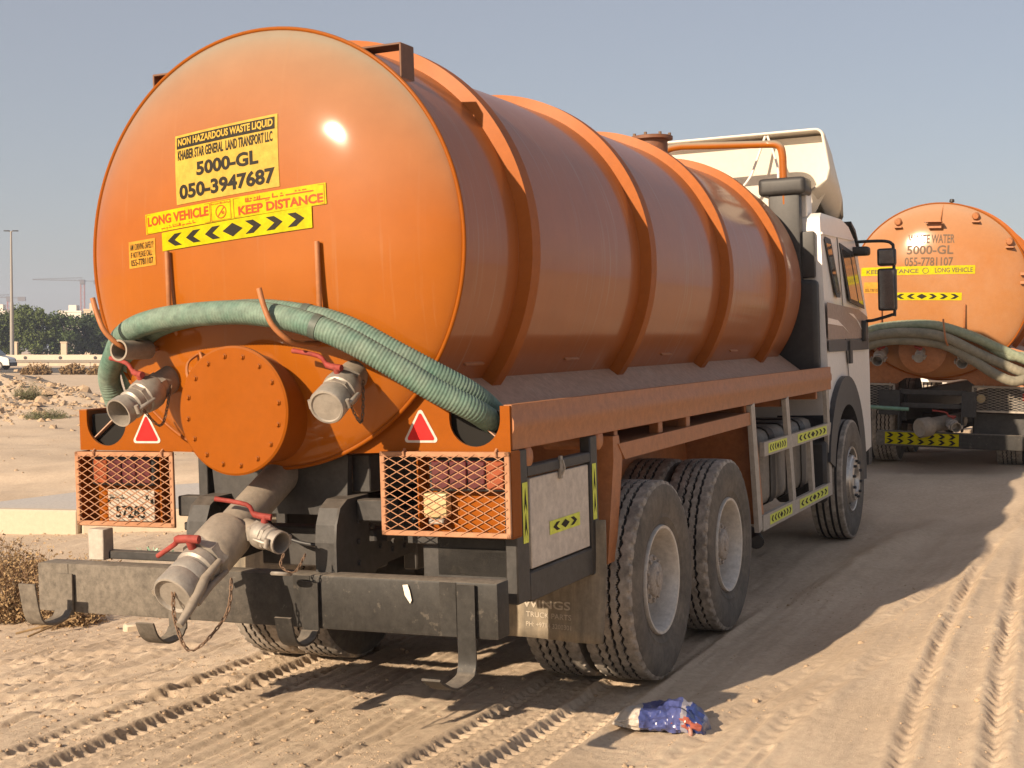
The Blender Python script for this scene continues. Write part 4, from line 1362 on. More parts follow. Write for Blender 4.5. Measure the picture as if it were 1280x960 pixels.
# ---- cab
def build_cab(root, full=True):
    prof = [(7.05, 1.42), (7.05, 2.90), (7.07, 2.98), (7.14, 3.03), (8.10, 3.04), (8.45, 2.99), (8.72, 2.86), (8.80, 2.76), (9.12, 2.05), (9.15, 1.5), (9.15, .75), (8.62, .70)]
    for a in np.linspace(R_(12), R_(160), 14): prof.append((7.70 + .80 * math.cos(a), .56 + .80 * math.sin(a)))
    prof += [(7.0 + .05, 1.0)] if False else []
    bm = B()
    prism(bm, prof, lambda u, v, d: (d, u, v), -1.19, 1.19)
    ed = [e for e in bm.edges if len(e.link_faces) == 2 and abs(e.verts[0].co.x) > 1.18 and abs(e.verts[1].co.x) > 1.18 and e.verts[0].co.x * e.verts[1].co.x > 0 and max(e.verts[0].co.z, e.verts[1].co.z) > 1.45 and e.calc_face_angle(0) > .5 ]
    bmesh.ops.bevel(bm, geom=ed, offset=.05, segments=3, affect='EDGES')
    for v in bm.verts:
        if v.co.z > 2.15: v.co.x *= 1 - .055 * (v.co.z - 2.15)
    cab = new('cab', bm, WHITE, root, 35)
    def sx(z): return 1.19 * (1 - .055 * max(0, z - 2.15))
    for s in (1, -1):
        def fn(off):
            return lambda u, v: (s * (sx(v) + off), u, v)
        def panel(name, poly, m, off, th=.004, par=None):
            bm = B()
            prism(bm, poly, lambda u, v, d: (s * (sx(v) + d), u, v), off - th, off)
            return new(name, bm, m, par or cab, 30)
        panel('quarter_window', [(7.19, 2.79), (7.24, 2.82), (7.46, 2.81), (7.50, 2.77), (7.72, 2.31), (7.69, 2.27), (7.53, 2.27), (7.49, 2.31)], BLACK, .004, .01)
        panel('quarter_pane', [(7.235, 2.76), (7.45, 2.76), (7.66, 2.31), (7.53, 2.31)], GLASS, .007, .004)
        dw = panel('door_window', [(7.90, 2.80), (8.62, 2.74), (8.93, 2.18), (8.15, 2.24)], BLACK, .004, .01)
        panel('window_pane', [(7.97, 2.75), (8.34, 2.72), (8.57, 2.25), (8.20, 2.27)], GLASS, .007, .004)
        panel('window_pane', [(8.40, 2.715), (8.58, 2.70), (8.86, 2.22), (8.63, 2.24)], GLASS, .007, .004)
        panel('door_seam', [(7.80, 2.85), (7.82, 2.85), (8.02, 1.50), (8.00, 1.50)], BLACKG, .002, .004)
        panel('roof_gutter', [(7.06, 2.832), (8.62, 2.86), (8.62, 2.878), (7.06, 2.852)], WHITE, .014, .02)
        panel('stripe', [(7.06, 1.88), (9.08, 1.88), (9.08, 2.10), (8.6, 2.17), (7.06, 2.215)], STRIPE, .0025)
        panel('stripe_slash', [(7.06, 2.02), (7.75, 2.0), (8.05, 1.935), (7.85, 1.985), (7.5, 2.055), (7.06, 2.075)], WHITE, .005)
        panel('stripe_slash', [(8.05, 2.13), (8.3, 2.12), (8.75, 1.96), (8.6, 2.04)], WHITE, .005)
        panel('side_band', [(7.06, 1.765), (9.10, 1.765), (9.10, 1.872), (7.06, 1.872)], BLACKG, .005)
        panel('door_handle', [(7.98, 1.64), (8.10, 1.64), (8.10, 1.86), (7.98, 1.86)], BLACK, .025, .022)
        # wheel arch and splash flaps
        bm = B()
        outer = [(7.70 + .90 * math.cos(a), .60 + .93 * math.sin(a)) for a in np.linspace(R_(-8), R_(168), 24)]
        inner = [(7.70 + .68 * math.cos(a), .58 + .68 * math.sin(a)) for a in np.linspace(R_(168), R_(-8), 24)]
        prism(bm, outer + inner, lambda u, v, d: (s * d, u, v), .72, 1.235)
        ar = new('wheel_arch', bm, BLACKG, root, 35)
        bm = B(); box(bm, *sorted((s * .75, s * 1.21)), 6.74, 6.86, .43, .98, bev=.03); new('splash_flap', bm, BLACK, ar)
    # glazing front and rear, black rear boxes
    bm = B(); prism(bm, [(-.95, 2.80), (.95, 2.80), (1.08, 2.12), (-1.08, 2.12)], lambda u, v, d: (u, 9.12 - (v - 2.05) * .45 + d, v), .0, .012); new('windscreen', bm, GLASS, cab)
    bm = B(); box(bm, .88, 1.10, 6.98, 7.045, 2.44, 2.86, bev=.02, seg=2); rw = new('rear_window', bm, BLACK, cab)
    bm = B(); box(bm, .60, 1.13, 6.90, 7.045, 1.45, 2.42, bev=.05, seg=3); new('intake_box', bm, BLACK, cab, 50)
    bm = B(); box(bm, -1.0, .60, 6.95, 7.045, 1.45, 2.2, bev=.03); new('rear_panel', bm, BLACK, cab)
    bm = B()
    box(bm, .70, .99, 6.92, 7.04, 2.30, 3.22, bev=.03, seg=2)
    box(bm, .62, 1.05, 6.88, 7.20, 3.19, 3.35, bev=.045, seg=3)
    new('air_intake', bm, BLACK, cab, 50)
    bm = B(); box(bm, .93, 1.02, 7.08, 7.30, 3.0, 3.30, bev=.01); new('deflector_post', bm, WHITE, cab)
    # roof deflector: open-backed shell
    def arch(hw, zt, zb, rc, y, n=7):
        pts = [(-hw * .86, y, zb), (-hw * .98, y, zb + .10)]
        pts += [(-hw, y, zb + (zt - zb) * .35)]
        for a in np.linspace(math.pi, math.pi / 2, n): pts.append((-hw * .96 + rc + rc * math.cos(a), y, zt - rc + rc * math.sin(a)))
        r_ = [(-x, y_, z_) for x, y_, z_ in reversed(pts)]
        return pts + r_
    bm = B()
    rings = [arch(1.20, 3.80, 3.24, .07, 7.20), arch(1.195, 3.81, 3.23, .08, 7.32), arch(1.18, 3.72, 3.18, .14, 7.7), arch(1.13, 3.52, 3.10, .16, 8.15), arch(1.05, 3.25, 3.03, .12, 8.6), arch(.98, 3.06, 2.98, .04, 8.78)]
    vr = [[bm.verts.new(p) for p in r] for r in rings]
    for a, b_ in zip(vr, vr[1:]):
        for k in range(len(a) - 1): bm.faces.new((a[k], a[k + 1], b_[k + 1], b_[k]))
    bmesh.ops.recalc_face_normals(bm, faces=bm.faces)
    df = new('roof_deflector', bm, CREAM, root, 50)
    so = df.modifiers.new('thickness', 'SOLIDIFY'); so.thickness = .02; so.offset = 0
    bm = B()
    prism(bm, [(-.98, 3.06), (.98, 3.06), (1.13, 3.30), (1.165, 3.5), (1.12, 3.76), (-1.12, 3.76), (-1.165, 3.5), (-1.13, 3.30)], lambda u, v, d: (u, 7.36 + (3.78 - v) * .30 + d, v), 0, .02)
    new('inner_wall', bm, CREAM, df, 40)
    bm = B()
    tube(bm, spline([(.62, 7.22, 3.78), (.50, 7.25, 3.5), (.45, 7.25, 3.4), (.30, 7.3, 3.25)], 5), .012, 8)
    tube(bm, spline([(.64, 7.22, 3.78), (.72, 7.25, 3.5), (.72, 7.25, 3.3)], 5), .012, 8)
    new('deflector_stay', bm, WHITE, df, 50)
    # visor
    bm = B()
    prism(bm, [(8.52, 3.05), (8.75, 2.98), (8.98, 2.80), (8.96, 2.77), (8.74, 2.94), (8.52, 3.02)], lambda u, v, d: (d, u, v), -1.12, 1.15); new('sun_visor', bm, BLACK, cab, 50)
    # mirrors
    for s in (1, -1):
        bm = B()
        tube(bm, spline([(s * 1.13, 8.80, 2.86), (s * 1.30, 8.80, 2.86), (s * 1.44, 8.78, 2.85), (s * 1.50, 8.78, 2.82), (s * 1.515, 8.78, 2.74), (s * 1.515, 8.78, 2.15), (s * 1.49, 8.78, 2.11), (s * 1.30, 8.80, 2.06), (s * 1.22, 8.82, 2.05), (s * 1.19, 8.82, 1.98)], 5), .016, 10)
        ma = new('mirror_arm', bm, BLACK, cab, 50)
        bm = B(); box(bm, *sorted((s * 1.18, s * 1.235)), 8.72, 8.88, 1.85, 2.06, bev=.015); new('arm_bracket', bm, BLACK, ma)
        for z0, z1 in ((2.60, 2.775), (2.15, 2.575)):
            bm = B(); box(bm, *sorted((s * 1.365, s * 1.545)), 8.68, 8.80, z0, z1, bev=.028, seg=3)
            mh = new('mirror', bm, BLACK, ma, 50)
            bm = B(); box(bm, *sorted((s * 1.385, s * 1.53)), 8.672, 8.679, z0 + .02, z1 - .02, bev=.003); new('mirror_glass', bm, MIRROR, mh)
        bm = B(); box(bm, *sorted((s * 1.10, s * 1.30)), 8.58, 8.74, 2.71, 2.80, bev=.03, seg=3, mtx=Matrix.Translation((0, 0, 0))); new('kerb_mirror', bm, BLACK, cab, 50)
    bm = B()
    box(bm, -1.18, 1.18, 9.10, 9.30, .55, 1.0, bev=.05, seg=2); new('front_bumper', bm, BLACKG, cab, 50)
    bm = B(); box(bm, -.9, .9, 9.14, 9.17, 1.05, 1.70, bev=.01); new('grille', bm, BLACK, cab)
    for s in (-1, 1):
        bm = B(); box(bm, *sorted((s * .75, s * 1.10)), 9.28, 9.32, .68, .86, bev=.02); new('headlight', bm, WHT, cab)
    return cab
build_cab(t1)

# ---- hoses hung on the near truck
HF = [(-1.0, .20, 1.53), (-1.0, .08, 1.60), (-.99, 0.0, 1.70), (-.965, -.06, 1.80), (-.845, -.16, 1.895), (-.62, -.33, 2.005), (-.40, -.39, 2.058), (-.11, -.41, 2.078), (.15, -.41, 2.072), (.40, -.41, 2.025), (.61, -.38, 1.942), (.79, -.30, 1.825), (.935, -.20, 1.712), (1.055, -.08, 1.622), (1.085, .04, 1.565), (1.09, .16, 1.52)]
h1 = hose('suction_hose', HF, .0555, HOSE, ribd=.0028); h1.matrix_basis = M1
tag(h1, 'green ribbed hose arching across the near tank end, front one of the two', 'hose', 'green hoses on the near tanker')
HBk = [(-.94, .22, 1.54), (-.92, .12, 1.66), (-.85, -.03, 1.86), (-.62, -.20, 1.99), (-.40, -.27, 2.055), (-.1, -.295, 2.085), (.15, -.295, 2.085), (.40, -.28, 2.045), (.56, -.25, 1.99), (.735, -.20, 1.89), (.895, -.10, 1.782), (1.0, .02, 1.695), (1.04, .14, 1.62), (1.05, .26, 1.54)]
h2 = hose('suction_hose', HBk, .0515, HOSE, ribd=.0028); h2.matrix_basis = M1
tag(h2, 'green ribbed hose tucked behind the front one on the near tank end', 'hose', 'green hoses on the near tanker')
for h, ctrl, ks in ((h1, HF, (5, 9)), (h2, HBk, (7,))):
    pts = spline(ctrl, 14)
    for k in ks:
        i = k * 14 + (4 if k == 9 else -4)
        bm = B(); tube(bm, pts[i:i + 3], .0575 if h is h1 else .0535, 20); new('hose_band', bm, HOSEB, h, 60)

# ------------------------------------------------------------------ far tanker truck
M2 = Matrix.Translation((5.03, 16.6, .325)) @ Matrix.Rotation(R_(-24.3), 4, 'Z') @ Matrix.Rotation(R_(1.0), 4, 'Y')
t2 = empty('tanker_truck', M2)
tag(t2, 'orange tanker truck with grey lettering parked further off at the right frame edge', 'truck', 'orange tanker trucks')
Z2 = 2.165
ORANGE2 = mat('orange_paint_faded', (.34, .115, .012), .5, dust=.42, dust_glare_col=(.36, .24, .16), dscale=1.5, var=.05, coat=.8, crough=.12, up_dust_glare=.75, upr=(.0, .5), spec=.1, grime=.05)
sh2, cap2 = tank_parts(t2, Z2, (.55, 2.3, 4.1, 5.8), 6.6, ORANGE_SH, ORANGE2, .05)
def d2(q, off): return on_dish(q, off, Z2)
def rect(x0, x1, z0, z1, sk=0.0): return ((x0, z0), (x1, z0 + sk), (x1, z1 + sk), (x0, z1))
flat_text('WASTE WATER', d2(rect(-.33, .20, 2.715, 2.82), .004), INKG, t2, .02)
flat_text('5000-GL', d2(rect(-.34, .19, 2.585, 2.69), .004), INKG, t2, .02)
flat_text('055-7781107', d2(rect(-.36, .19, 2.445, 2.55), .004), INKG, t2, .015)
q = rect(-.88, .44, 2.335, 2.435, .02)
sd = sign(t2, 'distance_sign', q, YEL, .004, Z2)
flat_text('KEEP DISTANCE', d2(sub(q, .05, .52, .2, .7), .006), INKG, sd, .015)
flat_text('LONG VEHICLE', d2(sub(q, .66, .98, .2, .75), .006), INKG, sd, .015)
ring = [[(.58 + .028 * r0 * math.cos(a), .45 + .36 * r0 * math.sin(a)) for (r0, a) in ((1, R_(k * 24)), (1, R_(k * 24 + 24)), (.8, R_(k * 24 + 24)), (.8, R_(k * 24)))] for k in range(15)]
flat_polys(ring, d2(q, .006), INKG, sd, 'emblem')
q = rect(-.60, .30, 2.045, 2.135)
sc = sign(t2, 'chevron_sign', q, YEL, .004, Z2)
flat_polys(chevrons(3), d2(sub(q, .02, .98, .05, .95), .006), INK, sc, 'chevron')
q = rect(-.84, -.64, 2.13, 2.26)
ss = sign(t2, 'safety_sticker', q, YELO, .003, Z2)
flat_text('055-7781107', d2(sub(q, .08, .92, .1, .4), .005), INK, ss, .01)
for x, z in ((-.46, 2.98), (.42, 3.03), (.80, 2.73)):
    bm = B(); y = dish_y(x, z, Z2)
    lathe(bm, [(.04, .06), (.042, -.02), (.03, -.035), (0, -.036)], (x, y - .03, z), (0, 1, .2), 14)
    box(bm, x - .04, x + .05, y - .09, y + .02, z - .075, z - .06)
    new('marker_lamp', bm, ORANGE_BR, t2)
bm = B(); box(bm, -.14, .06, -.34, -.2, 2.955, 2.965); box(bm, -.10, .05, -.25, -.2, 2.89, 2.955); tube(bm, [(0.03, -.2, 2.97), (.04, -.12, 3.1), (.05, -.05, 3.19)], .006, 6); new('plate_light', bm, ORANGE_BR, t2)
bm = B(); box(bm, .93, 1.0, -.16, -.03, 2.24, 2.27); box(bm, .93, 1.0, -.16, -.03, 2.34, 2.37); new('cap_hinge', bm, ORANGE_BR, t2)
bm = B(); lathe(bm, [(.012, 0), (.012, .02), (.03, .03), (.026, .06), (0, .066)], (.12, .1, Z2 + RT), (0, 0, 1), 14); new('vent_cap', bm, BLACK, t2)
for x, z0, z1 in ((.34, 1.72, 2.0), (-.62, 1.72, 1.98)):
    bm = B(); y = dish_y(x, 1.9, Z2); tube(bm, [(x, y + .02, z0 - .06), (x, y - .03, z0), (x, y - .03, z1)], .011, 8); new('hose_rod', bm, ORANGE_BR, t2)
for x in (-.80, .19):
    bm = B(); tube(bm, spline([(x, -.15, 1.55), (x, -.5, 1.52), (x - .02, -.58, 1.60), (x - .05, -.58, 1.82)], 5), .011, 8); new('hose_hook', bm, ORANGE_BR, t2)
bm = B(); lathe(bm, [(.25, .25), (.25, .02), (.27, .02), (.275, .0), (.27, -.004), (0, -.004)], (-.12, -.30, 1.46), (0, 1, 0), 48); new('manhole_cover', bm, ORANGE_BR, t2)
coupling(t2, (-.60, -.14, 1.44), (-.62, -.42, 1.32), .065, False)
coupling(t2, (-.13, -.28, 1.45), (-.14, -.48, 1.36), .05, True, handle_dir=-1)
coupling(t2, (.36, -.14, 1.44), (.34, -.42, 1.31), .065, False, handle_dir=-1)
bm = B(); prism(bm, [(-1.21, 1.05), (-.45, 1.05), (-.35, 1.12), (.35, 1.12), (.45, 1.05), (1.21, 1.05), (1.21, 1.40), (.85, 1.50), (-.85, 1.50), (-1.21, 1.40)], lambda u, v, d: (u, d, v), -.008, .006); new('rear_plate', bm, ORANGE_BR, t2, 25)
GREYM = mat('grey_mesh_paint', (.34, .31, .27), .5, dust=.3)
cage(t2, .42, 1.20, .74, 1.05, 1, GREYM, BLACKP)
cage(t2, -1.20, -.46, .74, 1.05, -1, GREYM, BLACKP)
bm = B(); box(bm, .98, 1.14, -.03, .02, .89, .98, bev=.01); new('tail_lamp', bm, REDT, t2)
bm = B(); lathe(bm, [(.05, .03), (.05, -.02), (0, -.03)], (.52, 0, .90), (0, 1, 0), 16); new('reverse_lamp', bm, CREAML, t2)
for s in (1, -1):
    bm = B()
    x = s * .36 - .03
    pts = [(-.20, .50), (-.20, .86), (-.17, .95), (-.10, 1.0), (.12, 1.0), (.12, .70), (.0, .66), (-.06, .50)]
    prism(bm, pts, lambda u, v, d: (d, u, v), x - .008, x + .008)
    box(bm, *sorted((x, x + s * .20 - .04)), -.19, -.18, .68, .98, bev=.004)
    new('tow_horn', bm, BLACKP, t2)
    bm = B(); box(bm, *sorted((s * .34, s * .44)), .12, 8.0, .60, .95, bev=.01); new('frame_rail', bm, BLACKP, t2)
for z in (.96, .80):
    bm = B(); box(bm, -.38, .38, -.15, -.10, z - .03, z + .03, bev=.006); new('cross_bar', bm, BLACKP, t2)
bm = B(); tube(bm, [(.30, .1, .64), (-.05, -.35, .565)], .09, 20)
o2 = new('outlet_pipe', bm, GALV, t2, 50)
bm = B(); lathe(bm, [(.09, .0), (.112, .02), (.115, .16), (.10, .18), (0, .17)], (.0, -.33, .57), (-.6, -.75, -.12), 24); new('dust_cap', bm, GALV, o2, 40)
coupling(t2, (.18, -.18, .62), (.30, -.42, .57), .06, False, handle_dir=-1)
bm = B(); tube(bm, [(-1.0, -.32, .78), (-.25, -.36, .76)], .022, 10); new('drain_rod', bm, mat('teal_rod', (.08, .26, .2), .5, dust=.3), t2)
bm = B(); box(bm, -.62, 1.02, -.34, -.24, .32, .50, bev=.01); b2 = new('rear_bumper', bm, BUMPER, t2)
st = sheet(lambda u, v: (-.52 + .84 * u, -.3425, .345 + .14 * v), YEL, b2, 'reflective_strip', 2, 2)
arrows = []
for j in range(2):
    for i in range(7):
        u0 = .02 + i * .14; v0 = .04 + j * .5
        arrows.append([(u0, v0), (u0 + .05, v0), (u0 + .10, v0 + .21), (u0 + .05, v0 + .42), (u0, v0 + .42), (u0 + .05, v0 + .21)])
flat_polys(arrows, lambda u, v: (-.52 + .84 * u, -.344, .345 + .14 * v), INK, st, 'chevron')
bm = B(); box(bm, .42, 1.1, .1, .3, .44, .74, bev=.02); new('battery_box', bm, BLACKP, t2)
for y in (1.5, 2.9):
    for s in (1, -1):
        wheel(t2, s * 1.10, y, 'rear', rot=.7); inner_tyre(t2, s * .76, y)
    bm = B(); lathe(bm, [(0, -.9), (.07, -.9), (.075, -.25), (.18, 0), (.075, .25), (.07, .9), (0, .9)], (0, y, .56), (1, 0, 0), 16); new('axle', bm, BLACKP, t2)
for s in (1, -1):
    wheel(t2, s * 1.08, 7.6, 'front')
    bm = B(); box(bm, *sorted((s * 1.17, s * 1.21)), .01, 6.9, 1.20, 1.40, bev=.006); new('side_rail', bm, ORANGE_BR, t2)
    bm = B(); prism(bm, [(s * .79, 1.545), (s * 1.17, 1.24), (s * 1.17, 1.23), (s * .79, 1.53)], lambda u, v, d: (u, d, v), .012, 6.7); new('tank_shelf', bm, TAUPE, t2, 25)
bm = B()
prism(bm, [(7.0, .9), (7.0, 2.75), (7.1, 2.85), (8.4, 2.85), (8.65, 2.7), (8.95, 1.9), (9.0, .75), (8.5, .7), (8.3, 1.2), (7.6, 1.3), (7.1, 1.1)], lambda u, v, d: (d, u, v), -1.17, 1.17)
new('cab', bm, WHITE, t2, 30)
paths2 = [([(-1.02, .4, 1.36), (-1.0, .0, 1.46), (-.90, -.18, 1.60), (-.62, -.37, 1.71), (-.2, -.43, 1.755), (.1, -.42, 1.735), (.45, -.38, 1.62), (.75, -.25, 1.48), (1.05, -.10, 1.34), (1.12, .3, 1.27)], HOSE2, 'pale green hose on the far tanker, topmost of its bundle'),
          ([(-1.0, .5, 1.33), (-.98, .05, 1.38), (-.85, -.22, 1.53), (-.6, -.43, 1.63), (-.2, -.50, 1.66), (.15, -.50, 1.61), (.5, -.42, 1.44), (.8, -.32, 1.30), (1.05, -.2, 1.20), (1.15, .2, 1.22)], HOSE3, 'dusty grey hose on the far tanker, middle of its bundle'),
          ([(-1.04, .3, 1.28), (-.95, -.05, 1.34), (-.82, -.25, 1.46), (-.55, -.40, 1.555), (-.2, -.45, 1.57), (.15, -.44, 1.52), (.45, -.42, 1.36), (.7, -.40, 1.20), (.9, -.36, 1.12), (1.05, -.28, 1.16)], HOSE3, 'dusty grey hose on the far tanker, lowest of its bundle'),
          ([(.25, -.32, 1.69), (.5, -.30, 1.60), (.8, -.22, 1.42), (1.0, -.10, 1.40), (1.12, .2, 1.36)], HOSE2, 'short pale green hose end at the right of the far tanker bundle')]
for ctrl, m, lab in paths2:
    h = hose('suction_hose', ctrl, .058, m, pitch=.05, ribd=.002, k=10); h.matrix_basis = M2
    tag(h, lab, 'hose', 'hoses on the far tanker')

# ------------------------------------------------------------------ plastic sack
def sack():
    bm = B()
    nu_, nv_ = 72, 48
    ring_ = []
    for i in range(nu_ + 1):
        u = i / nu_
        env = (1 - (2 * u - 1) ** 8) ** .5 if 0 < u < 1 else 0.02
        ry = .105 * env * (1 - .30 * max(0, .30 - u) / .30 + .10 * math.sin(u * 7)); rz = .046 * env * (1 - .55 * max(0, .28 - u) / .28 + .16 * math.sin(u * 9 + 2))
        cy = .018 * math.sin(u * 6)
        row = []
        for j in range(nv_):
            a = 2 * math.pi * j / nv_
            sa, ca = math.sin(a), math.cos(a)
            sq = (abs(ca) ** 3 + abs(sa) ** 3) ** (-1 / 3)
            n1_ = fbm(np.array([u * 7.0 + 3]), np.array([2.2 * ca + 5 + u]), 3, .55)[0]
            n2_ = abs(fbm(np.array([u * 9.0 + 1.5 * sa + 9]), np.array([2.5 * sa + 9]), 3, .55)[0])
            k = 1 + .24 * n1_ - .26 * n2_
            z = rz + rz * sa * sq * k
            row.append(bm.verts.new(((u - .5) * .405 + .012 * ca, cy + ry * ca * sq * k, max(z, .002) + .012 * n1_ * (z > .01))))
        ring_.append(row)
    for a_, b_ in zip(ring_, ring_[1:]):
        for j in range(nv_): bm.faces.new((a_[j], b_[j], b_[(j + 1) % nv_], a_[(j + 1) % nv_]))
    bm.faces.new(ring_[0]); bm.faces.new(list(reversed(ring_[-1])))
    bmesh.ops.recalc_face_normals(bm, faces=bm.faces)
    return bm
m = bpy.data.materials.new('printed_plastic'); m.use_nodes = True
nt = m.node_tree; N = nt.nodes.new; L = nt.links.new; b = nt.nodes['Principled BSDF']
tc = N('ShaderNodeTexCoord'); nz = N('ShaderNodeTexNoise'); nz.inputs['Scale'].default_value = 9
L(tc.outputs['Object'], nz.inputs['Vector'])
sp = N('ShaderNodeSeparateXYZ'); L(tc.outputs['Object'], sp.inputs[0])
ad = N('ShaderNodeMath'); ad.operation = 'MULTIPLY_ADD'; L(nz.outputs[0], ad.inputs[0]); ad.inputs[1].default_value = .10; L(sp.outputs['X'], ad.inputs[2])
rp = N('ShaderNodeValToRGB'); rp.color_ramp.interpolation = 'CONSTANT'
cr = rp.color_ramp; cr.elements[0].color = (.46, .41, .36, 1); cr.elements[1].position = .33; cr.elements[1].color = (.05, .065, .20, 1)
for p_, c_ in ((.60, (.07, .085, .24, 1)), (.72, (.25, .24, .28, 1)), (.78, (.03, .05, .19, 1)), (.95, (.16, .18, .28, 1))):
    e_ = cr.elements.new(p_); e_.color = c_
mr = N('ShaderNodeMapRange'); mr.inputs[1].default_value = -.20; mr.inputs[2].default_value = .26; L(ad.outputs[0], mr.inputs[0]); L(mr.outputs[0], rp.inputs[0])
ay = N('ShaderNodeMath'); ay.operation = 'MULTIPLY_ADD'; L(nz.outputs[0], ay.inputs[0]); ay.inputs[1].default_value = -.06; L(sp.outputs['Y'], ay.inputs[2])
ry = N('ShaderNodeValToRGB'); ry.color_ramp.interpolation = 'CONSTANT'; cy_ = ry.color_ramp
cy_.elements[0].color = (1, 1, 1, 1); cy_.elements[1].position = .035; cy_.elements[1].color = (0, 0, 0, 1)
e_ = cy_.elements.new(.985); e_.color = (1, 1, 1, 1)
my = N('ShaderNodeMapRange'); my.inputs[1].default_value = -.155; my.inputs[2].default_value = .095; L(ay.outputs[0], my.inputs[0]); L(my.outputs[0], ry.inputs[0])
mx = N('ShaderNodeMix'); mx.data_type = 'RGBA'; L(ry.outputs[0], mx.inputs[0]); L(rp.outputs[0], mx.inputs[6]); mx.inputs[7].default_value = (.30, .085, .06, 1)
L(mx.outputs[2], b.inputs['Base Color']); b.inputs['Roughness'].default_value = .3
bx_, by_ = .735, 6.80
bag = new('plastic_sack', sack(), m, None, 28)
bag.location = (bx_, by_, gz(bx_, by_) + .002); bag.rotation_euler = (0, R_(3), R_(-6)); bag.scale = (1.15, 1.2, 1.3)
tag(bag, 'crumpled blue and white plastic sack lying on the sand', 'plastic bag')
bm = B()
v = [fn for fn in ((-.02, .02), (.03, .05), (.055, .015), (.012, -.01))]
bmv = [bm.verts.new((.10 + a, -.02 + c, .0)) for a, c in v]
bm.free()
bm = B()
tube(bm, spline([(.08, -.085, .02), (.11, -.10, .035), (.12, -.11, .01), (.09, -.115, .004)], 5), [.006] * 4 + [.010] * 8 + [.005] * 4, 8)
new('sack_fold', bm, mat('pink_plastic', (.34, .17, .13), .4), bag, 60)

# ------------------------------------------------------------------ dry shrubs and litter on the near ground
STRAW = mat('dry_straw', (.30, .20, .10), .9, var=.35, dscale=8)
TWIG = mat('dry_twig', (.17, .10, .055), .9, var=.3, dscale=8)
SAGE = mat('grey_green_leaf', (.15, .16, .08), .8, var=.35, dscale=6)
def shrub(name, x, y, w, d, h, n, label, leaf_m, seed, leafy=1.0, lean=.0):
    r = random.Random(seed)
    root = empty(name, Matrix.Translation((x, y, gz(x, y) - .02)))
    tag(root, label, 'shrub', 'dry shrubs on the sand')
    sv, sf, lv, lf = [], [], [], []
    for k in range(n):
        a = r.random() * 6.283; q_ = math.sqrt(r.random())
        px, py = q_ * math.cos(a) * w, q_ * math.sin(a) * d
        hh = h * (.35 + .65 * r.random()) * (1.1 - .6 * q_ ** 2)
        p = Vector((px * .6, py * .6, 0)); dirv = Vector((px * .5 / max(w, .01) + lean, py * .5 / max(d, .01), 1)).normalized()
        segs = 4
        last = p
        for s_ in range(segs):
            dirv = (dirv + Vector((r.uniform(-.4, .4), r.uniform(-.4, .4), r.uniform(-.25, .15)))).normalized()
            nx_ = last + dirv * hh / segs
            wd_ = .004 * (1 - s_ / segs) + .0012
            sd = Vector((r.uniform(-1, 1), r.uniform(-1, 1), 0)).normalized() * wd_
            k0 = len(sv); sv += [last - sd, last + sd, nx_ + sd * .7, nx_ - sd * .7]; sf.append((k0, k0 + 1, k0 + 2, k0 + 3))
            for q2 in range(int(3 * leafy + r.random())):
                t = last.lerp(nx_, r.random()) + Vector((r.gauss(0, .03), r.gauss(0, .03), r.gauss(0, .02)))
                l_ = r.uniform(.012, .035)
                d1 = Vector((r.uniform(-1, 1), r.uniform(-1, 1), r.uniform(-.5, 1))).normalized() * l_
                d2_ = d1.cross(Vector((r.uniform(-1, 1), r.uniform(-1, 1), r.uniform(-1, 1)))).normalized() * l_ * .28
                k1 = len(lv); lv += [t - d2_, t + d2_, t + d1 + d2_ * .3, t + d1 - d2_ * .3]; lf.append((k1, k1 + 1, k1 + 2, k1 + 3))
            last = nx_
    me = bpy.data.meshes.new('stems'); me.from_pydata(sv, [], sf); link('stems', me, TWIG, root, 0)
    me = bpy.data.meshes.new('foliage'); me.from_pydata(lv, [], lf); link('foliage', me, leaf_m, root, 0)
    return root
shrub('dry_shrub', -3.75, 10.3, .60, .45, .62, 420, 'big brown dry shrub at the left frame edge behind the bumper end', STRAW, 1, 1.5)
shrub('dry_shrub', -3.2, 10.0, .32, .22, .26, 170, 'low tangle of dry twigs under the left end of the rear bumper', STRAW, 2, 1.2)
shrub('dry_shrub', -3.55, 11.7, .55, .25, .26, 260, 'low strip of dry straw between the bumper and the left lamp cage', STRAW, 3, 1.5)
shrub('dry_shrub', -4.55, 12.2, .55, .4, .45, 260, 'brown dry shrub at the left frame edge below the concrete kerb', STRAW, 4, 1.4)
shrub('green_shrub', -13.9, 40.0, .55, .5, .75, 260, 'grey green bush growing on the sand heap at the left', SAGE, 5, 2.5)
shrub('green_shrub', -11.2, 33.5, .8, .5, .35, 160, 'low grey bush at the foot of the sand heap', SAGE, 6, 2.5)
for i, (x, y, w_, lab) in enumerate(((-33.5, 98, 1.6, 'leftmost brown bush along the near road edge'), (-31.2, 99, 1.3, 'second brown bush from the left along the near road edge'), (-28.5, 98, 2.2, 'widest brown bush along the near road edge'), (-25.2, 99, 1.5, 'fourth brown bush from the left along the near road edge'), (-22.5, 98, 1.8, 'brown bush along the near road edge close to the tank'))):
    r0 = shrub('road_shrub', x, y, w_, .8, .95, 150, lab, STRAW, 20 + i, 3.0)
    for ch in r0.children: pass
    # far off: coarser twigs read at this distance
    for ch in r0.children:
        for v in ch.data.vertices: v.co.z *= 1.0
        if ch.name.startswith('foliage'):
            me = ch.data
            cs = [p.center.copy() for p in me.polygons]
            for p, c0 in zip(me.polygons, cs):
                for vi in p.vertices: me.vertices[vi].co = c0 + (me.vertices[vi].co - c0) * 5
tw = B()
